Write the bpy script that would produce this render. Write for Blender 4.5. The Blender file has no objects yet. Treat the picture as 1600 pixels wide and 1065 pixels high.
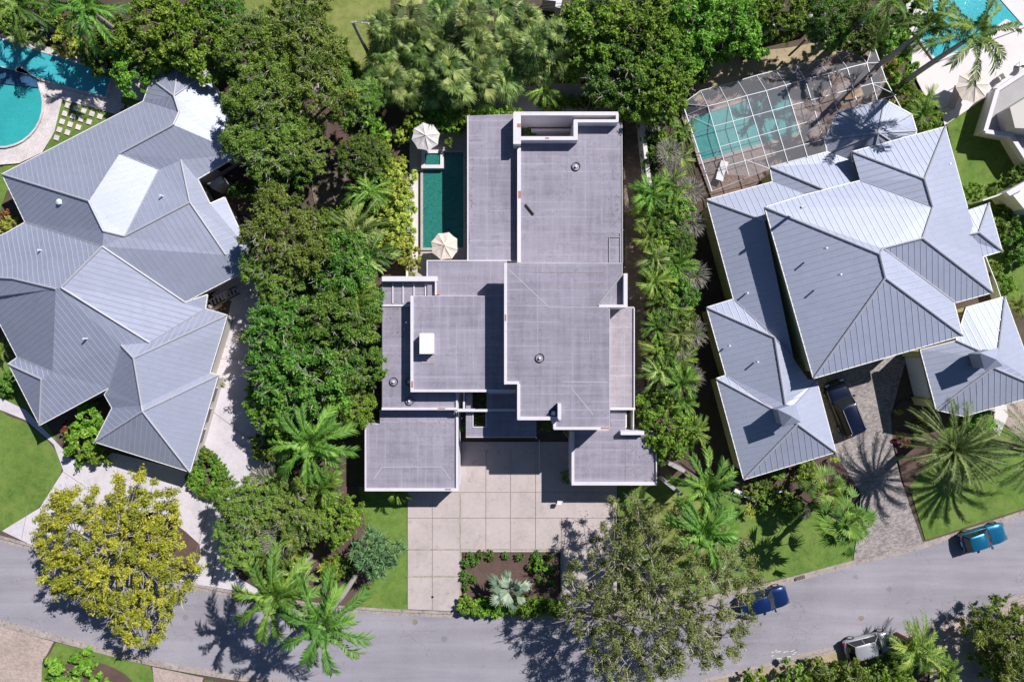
import bpy, bmesh, math, random
import numpy as np
from mathutils import Vector, Matrix
from mathutils.geometry import tessellate_polygon
PI = math.pi
C = bpy.context.scene.collection
scene = bpy.context.scene
# ---------------------------------------------------------------- camera, sky, sun, exposure
HC = 60.0                                   # drone height in metres
S = 90.0 / 1600                             # metres per photo pixel on the ground
cd = bpy.data.cameras.new("camera"); cam = bpy.data.objects.new("camera", cd); C.objects.link(cam)
cam.location = (0, 0, HC); cam.rotation_euler = (0, 0, 0)
cd.sensor_width = 36; cd.lens = 24; cd.clip_start = 0.5; cd.clip_end = 2000
scene.camera = cam
SUN_EL = math.radians(45); SUN_AZ = math.atan2(0.73, 0.68)
w = bpy.data.worlds.new("World"); scene.world = w; w.use_nodes = True
nt = w.node_tree; bg = nt.nodes['Background']
sky = nt.nodes.new('ShaderNodeTexSky'); sky.sky_type = 'NISHITA'; sky.sun_disc = False
sky.sun_elevation = SUN_EL; sky.sun_rotation = SUN_AZ
nt.links.new(sky.outputs[0], bg.inputs[0]); bg.inputs[1].default_value = 0.05
sky.dust_density = 0.3; sky.ozone_density = 5.0
sl = bpy.data.lights.new("sun", 'SUN'); sl.energy = 5.0; sl.angle = math.radians(0.5); sl.color = (1.0, 0.965, 0.925)
so = bpy.data.objects.new("sun", sl); C.objects.link(so)
sd = Vector((0.73, 0.68, 1.0)).normalized()
so.rotation_euler = sd.to_track_quat('Z', 'Y').to_euler(); so.location = (60, 60, 80)
scene.view_settings.view_transform = 'Standard'; scene.view_settings.look = 'None'
scene.view_settings.exposure = 0.36; scene.view_settings.gamma = 1

def P(px, py, z=0.0):
    """world point seen at photo pixel px,py when it stands z metres above the ground"""
    k = S * (1 - z / HC)
    return Vector(((px - 800) * k, (532.5 - py) * k, z))

# ---------------------------------------------------------------- materials
def nodes(name):
    m = bpy.data.materials.new(name); m.use_nodes = True
    n = m.node_tree.nodes; l = m.node_tree.links
    return m, n, l, n['Principled BSDF']
def rgba(c): return (c[0], c[1], c[2], 1)
def tex_noise(n, l, coord, scale, detail=4, rough=0.6):
    t = n.new('ShaderNodeTexNoise'); t.inputs['Scale'].default_value = scale
    t.inputs['Detail'].default_value = detail; t.inputs['Roughness'].default_value = rough
    l.new(coord, t.inputs['Vector']); return t.outputs['Fac']
def ramp(n, l, fac, stops):
    r = n.new('ShaderNodeValToRGB'); l.new(fac, r.inputs[0]); e = r.color_ramp.elements
    while len(e) < len(stops): e.new(0.5)
    for k, (p, c) in enumerate(stops): e[k].position = p; e[k].color = rgba(c)
    return r.outputs[0]
def mixc(n, l, f, a, b, mode='MIX'):
    m = n.new('ShaderNodeMix'); m.data_type = 'RGBA'; m.blend_type = mode
    for s, v in ((0, f), (6, a), (7, b)):
        if isinstance(v, (int, float)): m.inputs[s].default_value = v
        elif isinstance(v, tuple): m.inputs[s].default_value = rgba(v)
        else: l.new(v, m.inputs[s])
    return m.outputs[2]
def math_(n, l, op, a, b=None, c=None):
    m = n.new('ShaderNodeMath'); m.operation = op
    for k, v in enumerate((a, b, c)):
        if v is None: continue
        if isinstance(v, (int, float)): m.inputs[k].default_value = v
        else: l.new(v, m.inputs[k])
    return m.outputs[0]
def sc_(c, f): return tuple(min(1, x * f) for x in c)
def surface(name, col, rough=0.8, var=0.18, big=0.15, fine=4.0, bump=0.15, metallic=0.0, spots=None, spot_amt=0.0, bscale=None):
    """two-scale mottled surface in world coordinates"""
    m, n, l, b = nodes(name)
    g = n.new('ShaderNodeNewGeometry').outputs['Position']
    f1 = tex_noise(n, l, g, fine, 5, 0.7); f2 = tex_noise(n, l, g, big, 4, 0.6)
    f = math_(n, l, 'ADD', math_(n, l, 'MULTIPLY', f1, 0.5), math_(n, l, 'MULTIPLY', f2, 0.5))
    c = ramp(n, l, f, [(0.3, sc_(col, 1 - var)), (0.5, col), (0.7, sc_(col, 1 + var))])
    if spots:
        f3 = tex_noise(n, l, g, big * 4.3, 6, 0.75)
        msk = ramp(n, l, f3, [(0.52, (0, 0, 0)), (0.68, (1, 1, 1))])
        c = mixc(n, l, math_(n, l, 'MULTIPLY', msk, spot_amt), c, spots)
    l.new(c, b.inputs['Base Color'])
    b.inputs['Roughness'].default_value = rough; b.inputs['Metallic'].default_value = metallic
    if bump:
        bp = n.new('ShaderNodeBump'); bp.inputs['Strength'].default_value = bump; bp.inputs['Distance'].default_value = 0.05
        fb = tex_noise(n, l, g, bscale or fine * 2.5, 4, 0.7)
        l.new(fb, bp.inputs['Height']); l.new(bp.outputs[0], b.inputs['Normal'])
    return m
def plain(name, col, rough=0.6, metallic=0.0, spec=0.5, coat=0):
    m, n, l, b = nodes(name)
    b.inputs['Base Color'].default_value = rgba(col); b.inputs['Roughness'].default_value = rough
    b.inputs['Metallic'].default_value = metallic; b.inputs['Specular IOR Level'].default_value = spec
    b.inputs['Coat Weight'].default_value = coat
    return m
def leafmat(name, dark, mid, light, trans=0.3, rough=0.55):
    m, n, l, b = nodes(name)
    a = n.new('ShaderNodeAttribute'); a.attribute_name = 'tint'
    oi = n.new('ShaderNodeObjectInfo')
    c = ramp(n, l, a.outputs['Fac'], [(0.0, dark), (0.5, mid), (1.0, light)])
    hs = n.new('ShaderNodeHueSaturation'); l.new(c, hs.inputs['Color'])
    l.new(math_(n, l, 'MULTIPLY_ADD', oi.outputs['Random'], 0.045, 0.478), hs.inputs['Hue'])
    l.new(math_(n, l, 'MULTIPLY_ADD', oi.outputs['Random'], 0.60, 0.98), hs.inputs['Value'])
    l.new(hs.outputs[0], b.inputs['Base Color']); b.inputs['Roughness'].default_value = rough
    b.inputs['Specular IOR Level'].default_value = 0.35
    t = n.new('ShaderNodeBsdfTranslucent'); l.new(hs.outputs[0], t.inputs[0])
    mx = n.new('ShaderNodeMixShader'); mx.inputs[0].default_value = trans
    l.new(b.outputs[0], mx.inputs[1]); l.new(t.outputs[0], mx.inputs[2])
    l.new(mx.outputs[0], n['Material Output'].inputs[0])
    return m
def roofmembrane(name, col, sx, sy):
    """grey coated flat roof: faint pale lap lines both ways, mottling, darker patches"""
    m, n, l, b = nodes(name)
    g = n.new('ShaderNodeNewGeometry').outputs['Position']
    sep = n.new('ShaderNodeSeparateXYZ'); l.new(g, sep.inputs[0])
    wob = tex_noise(n, l, g, 0.9, 3)
    def lines(axis, sp, wd, amp):
        v = math_(n, l, 'MULTIPLY_ADD', wob, amp, sep.outputs[axis])
        fr = math_(n, l, 'FRACT', math_(n, l, 'DIVIDE', v, sp))
        d = math_(n, l, 'ABSOLUTE', math_(n, l, 'SUBTRACT', fr, 0.5))
        return math_(n, l, 'LESS_THAN', d, wd / sp * 0.5)
    mp = n.new('ShaderNodeMapping'); mp.inputs['Scale'].default_value = (0.16, 2.2, 1); l.new(g, mp.inputs[0])
    st1 = tex_noise(n, l, mp.outputs[0], 1, 3)
    mp2 = n.new('ShaderNodeMapping'); mp2.inputs['Scale'].default_value = (2.4, 0.18, 1); l.new(g, mp2.inputs[0])
    st2 = tex_noise(n, l, mp2.outputs[0], 1, 3)
    patch = tex_noise(n, l, g, 0.22, 5, 0.65); fine = tex_noise(n, l, g, 5, 5, 0.7)
    f = math_(n, l, 'ADD', math_(n, l, 'MULTIPLY', patch, 0.40), math_(n, l, 'MULTIPLY', fine, 0.15))
    f = math_(n, l, 'ADD', f, math_(n, l, 'MULTIPLY', math_(n, l, 'ADD', st1, st2), 0.225))
    c = ramp(n, l, f, [(0.36, sc_(col, 0.66)), (0.5, col), (0.64, sc_(col, 1.28))])
    pd = tex_noise(n, l, g, .45, 6, .7); ring = ramp(n, l, pd, [(.55, (0, 0, 0)), (.585, (.8, .8, .8)), (.60, (.25, .25, .25)), (.7, (.45, .45, .45))])
    c = mixc(n, l, math_(n, l, 'MULTIPLY', ring, .45), c, sc_(col, .5))
    lh = math_(n, l, 'MULTIPLY', lines(1, sy, 0.07, 0.12), ramp(n, l, st1, [(0.42, (0, 0, 0)), (0.62, (1, 1, 1))]))
    lv = math_(n, l, 'MULTIPLY', lines(0, sx, 0.07, 0.10), ramp(n, l, st2, [(0.40, (0.08, 0.08, 0.08)), (0.62, (0.9, 0.9, 0.9))]))
    c = mixc(n, l, math_(n, l, 'MULTIPLY', lh, 0.36), c, sc_(col, 1.75))
    c = mixc(n, l, math_(n, l, 'MULTIPLY', lv, 0.34), c, sc_(col, 1.6))
    dk = lines(1, 5.3, 0.05, 0.06)
    c = mixc(n, l, math_(n, l, 'MULTIPLY', dk, 0.2), c, sc_(col, 0.4))
    l.new(c, b.inputs['Base Color']); b.inputs['Roughness'].default_value = 0.75
    bp = n.new('ShaderNodeBump'); bp.inputs['Strength'].default_value = 0.2; bp.inputs['Distance'].default_value = 0.04
    l.new(f, bp.inputs['Height']); l.new(bp.outputs[0], b.inputs['Normal'])
    return m
def watermat(name, col, light, scale=3.0, rough=0.06):
    m, n, l, b = nodes(name)
    g = n.new('ShaderNodeNewGeometry').outputs['Position']
    v = n.new('ShaderNodeTexVoronoi'); v.feature = 'DISTANCE_TO_EDGE'; v.inputs['Scale'].default_value = scale
    wn = n.new('ShaderNodeTexNoise'); wn.inputs['Scale'].default_value = 2; l.new(g, wn.inputs['Vector'])
    ad = n.new('ShaderNodeVectorMath'); ad.operation = 'ADD'; l.new(g, ad.inputs[0]); l.new(wn.outputs['Color'], ad.inputs[1])
    l.new(ad.outputs[0], v.inputs['Vector'])
    c = ramp(n, l, v.outputs['Distance'], [(0.0, light), (0.22, col), (1.0, sc_(col, 0.85))])  # pale cell edges: sunlight caustics painted into the water colour
    big = ramp(n, l, tex_noise(n, l, g, 0.35, 3), [(0.3, sc_(col, 0.8)), (0.7, sc_(col, 1.15))])
    c = mixc(n, l, 0.5, c, big)
    l.new(c, b.inputs['Base Color']); b.inputs['Roughness'].default_value = rough
    bp = n.new('ShaderNodeBump'); bp.inputs['Strength'].default_value = 0.25; bp.inputs['Distance'].default_value = 0.03
    l.new(tex_noise(n, l, g, 6, 3), bp.inputs['Height']); l.new(bp.outputs[0], b.inputs['Normal'])
    return m
def pavermat(name, col, mortar, scale, rot=0.0, var=0.25, bw=0.5, rh=0.25, ms=0.015):
    m, n, l, b = nodes(name)
    g = n.new('ShaderNodeNewGeometry').outputs['Position']
    mp = n.new('ShaderNodeMapping'); mp.inputs['Rotation'].default_value = (0, 0, rot); l.new(g, mp.inputs[0])
    br = n.new('ShaderNodeTexBrick'); l.new(mp.outputs[0], br.inputs['Vector'])
    br.inputs['Scale'].default_value = scale; br.inputs['Mortar Size'].default_value = ms
    br.inputs['Brick Width'].default_value = bw; br.inputs['Row Height'].default_value = rh
    br.inputs['Color1'].default_value = rgba(sc_(col, 1 - var)); br.inputs['Color2'].default_value = rgba(sc_(col, 1 + var))
    br.inputs['Mortar'].default_value = rgba(mortar)
    f = ramp(n, l, tex_noise(n, l, g, 0.5, 6, 0.7), [(0.3, (0.78, 0.78, 0.78)), (0.7, (1.12, 1.12, 1.12))])
    c = mixc(n, l, 1.0, br.outputs['Color'], f, 'MULTIPLY')
    f2 = ramp(n, l, tex_noise(n, l, g, 6, 5, 0.7), [(0.3, (0.8, 0.8, 0.8)), (0.7, (1.15, 1.15, 1.15))])
    c = mixc(n, l, 1.0, c, f2, 'MULTIPLY')
    l.new(c, b.inputs['Base Color']); b.inputs['Roughness'].default_value = 0.85
    return m
def concrete_slab(name, col):
    m, n, l, b = nodes(name)
    g = n.new('ShaderNodeNewGeometry').outputs['Position']
    f1 = tex_noise(n, l, g, 3.5, 6, 0.75); f2 = tex_noise(n, l, g, 0.35, 5, 0.6)
    f = math_(n, l, 'ADD', math_(n, l, 'MULTIPLY', f1, 0.45), math_(n, l, 'MULTIPLY', f2, 0.55))
    c = ramp(n, l, f, [(0.32, sc_(col, 0.78)), (0.5, col), (0.68, sc_(col, 1.12))])
    vo = n.new('ShaderNodeTexVoronoi'); vo.inputs['Scale'].default_value = 0.9; l.new(g, vo.inputs['Vector'])
    sp = ramp(n, l, math_(n, l, 'ADD', vo.outputs['Distance'], math_(n, l, 'MULTIPLY', f1, 0.5)), [(0.28, (1, 1, 1)), (0.42, (0, 0, 0))])
    c = mixc(n, l, math_(n, l, 'MULTIPLY', sp, 0.35), c, sc_(col, 0.5))
    c = mixc(n, l, ramp(n, l, tex_noise(n, l, g, .6, 7, .8), [(.53, (0, 0, 0)), (.72, (.5, .5, .5))]), c, sc_(col, .6))
    l.new(c, b.inputs['Base Color']); b.inputs['Roughness'].default_value = 0.85
    return m
def asphalt(name, col):
    m, n, l, b = nodes(name)
    g = n.new('ShaderNodeNewGeometry').outputs['Position']
    f1 = tex_noise(n, l, g, 9, 6, 0.8); f2 = tex_noise(n, l, g, 0.18, 5, 0.6)
    f = math_(n, l, 'ADD', math_(n, l, 'MULTIPLY', f1, 0.4), math_(n, l, 'MULTIPLY', f2, 0.6))
    c = ramp(n, l, f, [(0.34, sc_(col, 0.80)), (0.5, col), (0.66, sc_(col, 1.14))])
    # hairline cracks
    v = n.new('ShaderNodeTexVoronoi'); v.feature = 'DISTANCE_TO_EDGE'; v.inputs['Scale'].default_value = 0.16
    wn = n.new('ShaderNodeTexNoise'); wn.inputs['Scale'].default_value = 0.8; wn.inputs['Detail'].default_value = 6; l.new(g, wn.inputs['Vector'])
    sm = n.new('ShaderNodeVectorMath'); sm.operation = 'SCALE'; sm.inputs['Scale'].default_value = 2.5; l.new(wn.outputs['Color'], sm.inputs[0])
    ad = n.new('ShaderNodeVectorMath'); ad.operation = 'ADD'; l.new(g, ad.inputs[0]); l.new(sm.outputs[0], ad.inputs[1])
    l.new(ad.outputs[0], v.inputs['Vector'])
    ck = ramp(n, l, v.outputs['Distance'], [(0.0, (1, 1, 1)), (0.006, (0, 0, 0))])
    ckm = ramp(n, l, tex_noise(n, l, g, 0.25, 2), [(0.5, (0, 0, 0)), (0.6, (1, 1, 1))])
    c = mixc(n, l, math_(n, l, 'MULTIPLY', math_(n, l, 'MULTIPLY', ck, ckm), 0.45), c, sc_(col, 0.35))
    vo = n.new('ShaderNodeTexVoronoi'); vo.inputs['Scale'].default_value = 0.33; l.new(g, vo.inputs['Vector'])
    sp = ramp(n, l, math_(n, l, 'ADD', vo.outputs['Distance'], math_(n, l, 'MULTIPLY', f1, 0.25)), [(0.19, (1, 1, 1)), (0.24, (0, 0, 0))])
    c = mixc(n, l, math_(n, l, 'MULTIPLY', sp, 0.35), c, sc_(col, 0.4))
    mp = n.new('ShaderNodeMapping'); mp.inputs['Scale'].default_value = (.05, .7, 1); mp.inputs['Rotation'].default_value = (0, 0, .1); l.new(g, mp.inputs[0])
    tr = ramp(n, l, tex_noise(n, l, mp.outputs[0], 1, 4, .6), [(.40, (.90, .90, .90)), (.6, (1.07, 1.07, 1.06))]); c = mixc(n, l, 1.0, c, tr, 'MULTIPLY')
    gr = ramp(n, l, tex_noise(n, l, g, 26, 3, .8), [(.35, (.80, .80, .80)), (.65, (1.16, 1.16, 1.16))]); c = mixc(n, l, 1.0, c, gr, 'MULTIPLY')
    l.new(c, b.inputs['Base Color']); b.inputs['Roughness'].default_value = 0.9
    bp = n.new('ShaderNodeBump'); bp.inputs['Strength'].default_value = 0.25; bp.inputs['Distance'].default_value = 0.02
    l.new(tex_noise(n, l, g, 22, 3), bp.inputs['Height']); l.new(bp.outputs[0], b.inputs['Normal'])
    return m
def screenmat(name):
    m, n, l, b = nodes(name)
    b.inputs['Base Color'].default_value = (0.36, 0.36, 0.40, 1); b.inputs['Roughness'].default_value = 0.6
    t = n.new('ShaderNodeBsdfTransparent'); mx = n.new('ShaderNodeMixShader'); mx.inputs[0].default_value = 0.25
    l.new(t.outputs[0], mx.inputs[1]); l.new(b.outputs[0], mx.inputs[2]); l.new(mx.outputs[0], n['Material Output'].inputs[0])
    return m

LIL = (0.245, 0.228, 0.285)
def lawnmat(name, col, dry):
    m, n, l, b = nodes(name)
    g = n.new('ShaderNodeNewGeometry').outputs['Position']
    f = math_(n, l, 'ADD', math_(n, l, 'MULTIPLY', tex_noise(n, l, g, 10, 6, .8), .35), math_(n, l, 'ADD', math_(n, l, 'MULTIPLY', tex_noise(n, l, g, 1.6, 5, .7), .4), math_(n, l, 'MULTIPLY', tex_noise(n, l, g, .25, 3), .25)))
    c = ramp(n, l, f, [(.36, sc_(col, .55)), (.47, sc_(col, .92)), (.55, sc_(col, 1.15)), (.66, sc_(dry, 1.0))])
    c = mixc(n, l, ramp(n, l, tex_noise(n, l, g, .5, 6, .75), [(.5, (0, 0, 0)), (.7, (.7, .7, .7))]), c, dry)
    l.new(c, b.inputs['Base Color']); b.inputs['Roughness'].default_value = .95; b.inputs['Specular IOR Level'].default_value = .2
    bp = n.new('ShaderNodeBump'); bp.inputs['Strength'].default_value = .9; bp.inputs['Distance'].default_value = .05
    l.new(tex_noise(n, l, g, 16, 4, .8), bp.inputs['Height']); l.new(bp.outputs[0], b.inputs['Normal']); return m
M = dict(
 soil=surface('soil', (0.085, 0.062, 0.045), 0.95, 0.45, 0.3, 5, 0.6, spots=(0.15, 0.11, 0.075), spot_amt=0.5),
 earth=surface('earth', (0.15, 0.115, 0.085), 0.95, 0.5, 0.4, 6, 0.5, spots=(0.34, 0.28, 0.23), spot_amt=0.7),
 mulch=surface('mulch', (0.105, 0.065, 0.055), 0.95, 0.5, 0.5, 9, 0.8),
 sand=surface('sand', (0.36, 0.29, 0.18), 0.95, 0.25, 0.4, 5, 0.4, spots=(0.18, 0.15, 0.08), spot_amt=0.6),
 lawn=lawnmat('lawn', (0.120, 0.200, 0.040), (0.20, 0.225, 0.065)),
 lawn_dry=lawnmat('lawn_dry', (0.190, 0.225, 0.060), (0.30, 0.27, 0.12)),
 road=asphalt('asphalt', (0.275, 0.26, 0.30)),
 kerb=surface('kerb', (0.33, 0.285, 0.27), 0.9, 0.3, 0.8, 5, 0.2, spots=(0.07, 0.055, 0.04), spot_amt=0.85),
 slab=concrete_slab('slab', (0.43, 0.372, 0.365)),
 joint=surface('joint', (0.22, 0.18, 0.16), 0.95, 0.4, 1, 8, 0.2),
 gravel=surface('gravel', (0.36, 0.31, 0.27), 0.95, 0.6, 1.2, 12, 0.5, spots=(0.08, 0.09, 0.04), spot_amt=0.7),
 white_concrete=concrete_slab('white_concrete', (0.54, 0.50, 0.54)),
 pink_paver=pavermat('pink_paver', (0.42, 0.33, 0.30), (0.30, 0.25, 0.22), 2.2, 0.4, 0.14),
 grey_paver=pavermat('grey_paver', (0.30, 0.265, 0.26), (0.17, 0.15, 0.14), 2.0, -0.28, 0.28),
 brick_paver=pavermat('brick_paver', (0.27, 0.19, 0.165), (0.16, 0.12, 0.1), 2.2, 0.3, 0.25),
 white_paver=pavermat('white_paver', (0.62, 0.56, 0.56), (0.42, 0.38, 0.37), 2.4, -0.45, 0.06, bw=0.9, rh=0.35),
 pool_deck=surface('pool_deck', (0.42, 0.38, 0.36), 0.8, 0.15, 0.5, 5, 0.1, spots=(0.2, 0.18, 0.16), spot_amt=0.4),
 bright_deck=surface('bright_deck', (0.62, 0.58, 0.58), 0.8, 0.08, 0.5, 5, 0.1),
 stucco=surface('stucco', (0.60, 0.575, 0.625), 0.7, 0.07, 0.5, 6, 0.1, spots=(0.45, 0.42, 0.42), spot_amt=0.35),
 stucco_grey=surface('stucco_grey', (0.33, 0.32, 0.33), 0.8, 0.15, 0.5, 6, 0.1),
 rust=surface('rust', (0.36, 0.19, 0.13), 0.8, 0.3, 1, 8, 0.1),
 yellow_wall=surface('yellow_wall', (0.60, 0.57, 0.26), 0.8, 0.07, 0.5, 6, 0.1),
 cream_wall=surface('cream_wall', (0.50, 0.47, 0.45), 0.8, 0.07, 0.5, 6, 0.1),
 pale_wall=surface('pale_wall', (0.60, 0.60, 0.56), 0.75, 0.07, 0.5, 6, 0.1),
 membrane=roofmembrane('membrane', LIL, 1.35, 0.62),
 membrane_b=roofmembrane('membrane_b', sc_(LIL, 1.06), 0.68, 1.9),
 membrane_c=roofmembrane('membrane_c', (0.30, 0.265, 0.30), 1.1, 0.8),
 metal_roof=surface('metal_roof', (0.315, 0.34, 0.445), 0.56, 0.09, 0.25, 1.5, 0.0, 0.32, spots=(0.27, 0.285, 0.355), spot_amt=0.6),
 metal_roof_b=surface('metal_roof_b', (0.315, 0.345, 0.455), 0.58, 0.09, 0.25, 1.5, 0.0, 0.25, spots=(0.28, 0.30, 0.38), spot_amt=0.6),
 crease=plain('crease', (0.40, 0.385, 0.43), 0.8),
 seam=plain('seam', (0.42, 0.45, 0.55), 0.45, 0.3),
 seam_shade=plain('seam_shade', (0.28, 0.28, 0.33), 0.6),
 ridge_cap=surface('ridge_cap', (0.36, 0.36, 0.41), 0.5, 0.1, 0.5, 3, 0.0),
 gutter=plain('gutter', (0.74, 0.72, 0.70), 0.5),
 fascia=plain('fascia', (0.16, 0.13, 0.12), 0.7),
 dark=plain('dark', (0.02, 0.02, 0.022), 0.6),
 glass=plain('glass', (0.015, 0.02, 0.025), 0.06, 0, 0.8),
 cage_metal=plain('cage_metal', (0.52, 0.53, 0.58), 0.45, 0.1),
 white_metal=plain('white_metal', (0.75, 0.76, 0.80), 0.4, 0.1),
 grey_metal=plain('grey_metal', (0.32, 0.32, 0.34), 0.45, 0.4),
 chrome=plain('chrome', (0.7, 0.7, 0.72), 0.2, 0.9),
 rubber=plain('rubber', (0.02, 0.02, 0.02), 0.85),
 fabric=surface('fabric', (0.56, 0.52, 0.52), 0.9, 0.05, 0.8, 8, 0.1),
 fabric_b=surface('fabric_b', (0.60, 0.52, 0.46), 0.9, 0.05, 0.8, 8, 0.1),
 cushion=plain('cushion', (0.62, 0.60, 0.58), 0.9),
 wood=surface('wood', (0.30, 0.20, 0.10), 0.8, 0.3, 1, 6, 0.1),
 terracotta=surface('terracotta', (0.38, 0.22, 0.15), 0.8, 0.2, 1, 6, 0.1),
 screen=screenmat('screen'),
 teal_water=watermat('teal_water', (0.014, 0.125, 0.110), (0.06, 0.28, 0.23), 6.0),
 aqua_water=watermat('aqua_water', (0.03, 0.32, 0.33), (0.05, 0.37, 0.38), 3.5),
 pale_water=watermat('pale_water', (0.04, 0.36, 0.42), (0.09, 0.46, 0.51), 3.5),
 cage_water=watermat('cage_water', (0.06, 0.34, 0.33), (0.10, 0.42, 0.40), 1.5),
 spill=surface('spill', (0.03, 0.09, 0.17), 0.3, 0.6, 2, 10, 0.2),
 bark=surface('bark', (0.20, 0.165, 0.13), 0.9, 0.3, 2, 8, 0.3),
 pale_bark=surface('pale_bark', (0.34, 0.31, 0.27), 0.9, 0.3, 2, 8, 0.3),
 palm_trunk=surface('palm_trunk', (0.30, 0.28, 0.26), 0.9, 0.2, 2, 8, 0.3),
 navy=plain('navy', (0.005, 0.009, 0.032), 0.25, 0.3, 0.5, 1.0),
 blue_paint=plain('blue_paint', (0.006, 0.028, 0.13), 0.3, 0.5, 0.5, 1.0),
 teal_paint=plain('teal_paint', (0.008, 0.150, 0.30), 0.3, 0.5, 0.5, 1.0),
 silver_paint=plain('silver_paint', (0.48, 0.48, 0.50), 0.3, 0.45, 0.5, 0.8),
 white_paint=plain('white_paint', (0.75, 0.76, 0.80), 0.3, 0.0, 0.5, 0.8),
 red_lamp=plain('red_lamp', (0.35, 0.01, 0.01), 0.2),
 lf_oak=leafmat('leaf_oak', (0.032, 0.08, 0.012), (0.13, 0.22, 0.032), (0.34, 0.42, 0.08)),
 lf_dark=leafmat('leaf_dark', (0.024, 0.066, 0.01), (0.088, 0.175, 0.022), (0.23, 0.35, 0.055)),
 lf_bright=leafmat('leaf_bright', (0.04, 0.105, 0.01), (0.135, 0.26, 0.024), (0.33, 0.48, 0.07)),
 lf_yellow=leafmat('leaf_yellow', (0.085, 0.115, 0.016), (0.245, 0.24, 0.024), (0.47, 0.4, 0.05)),
 lf_lime=leafmat('leaf_lime', (0.130, 0.190, 0.025), (0.320, 0.380, 0.055), (0.540, 0.560, 0.130)),
 lf_gum=leafmat('leaf_gum', (0.06, 0.095, 0.028), (0.185, 0.245, 0.07), (0.37, 0.43, 0.17)),
 lf_palm=leafmat('leaf_palm', (0.028, 0.07, 0.012), (0.078, 0.158, 0.02), (0.22, 0.33, 0.05)),
 lf_fan=leafmat('leaf_fan', (0.026, 0.06, 0.012), (0.09, 0.16, 0.03), (0.38, 0.45, 0.145)),
 lf_date=leafmat('leaf_date', (0.045, 0.085, 0.025), (0.115, 0.185, 0.052), (0.260, 0.340, 0.120)),
 lf_silver=leafmat('leaf_silver', (0.09, 0.14, 0.085), (0.185, 0.255, 0.175), (0.37, 0.43, 0.33)),
 lf_dead=leafmat('leaf_dead', (0.07, 0.062, 0.048), (0.15, 0.138, 0.11), (0.29, 0.272, 0.23), 0.15),
 lf_spiky=leafmat('leaf_spiky', (0.035, 0.075, 0.035), (0.095, 0.16, 0.065), (0.21, 0.285, 0.13)),
 lf_red=leafmat('leaf_red', (0.10, 0.03, 0.02), (0.24, 0.07, 0.035), (0.38, 0.14, 0.06)),
)

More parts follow.
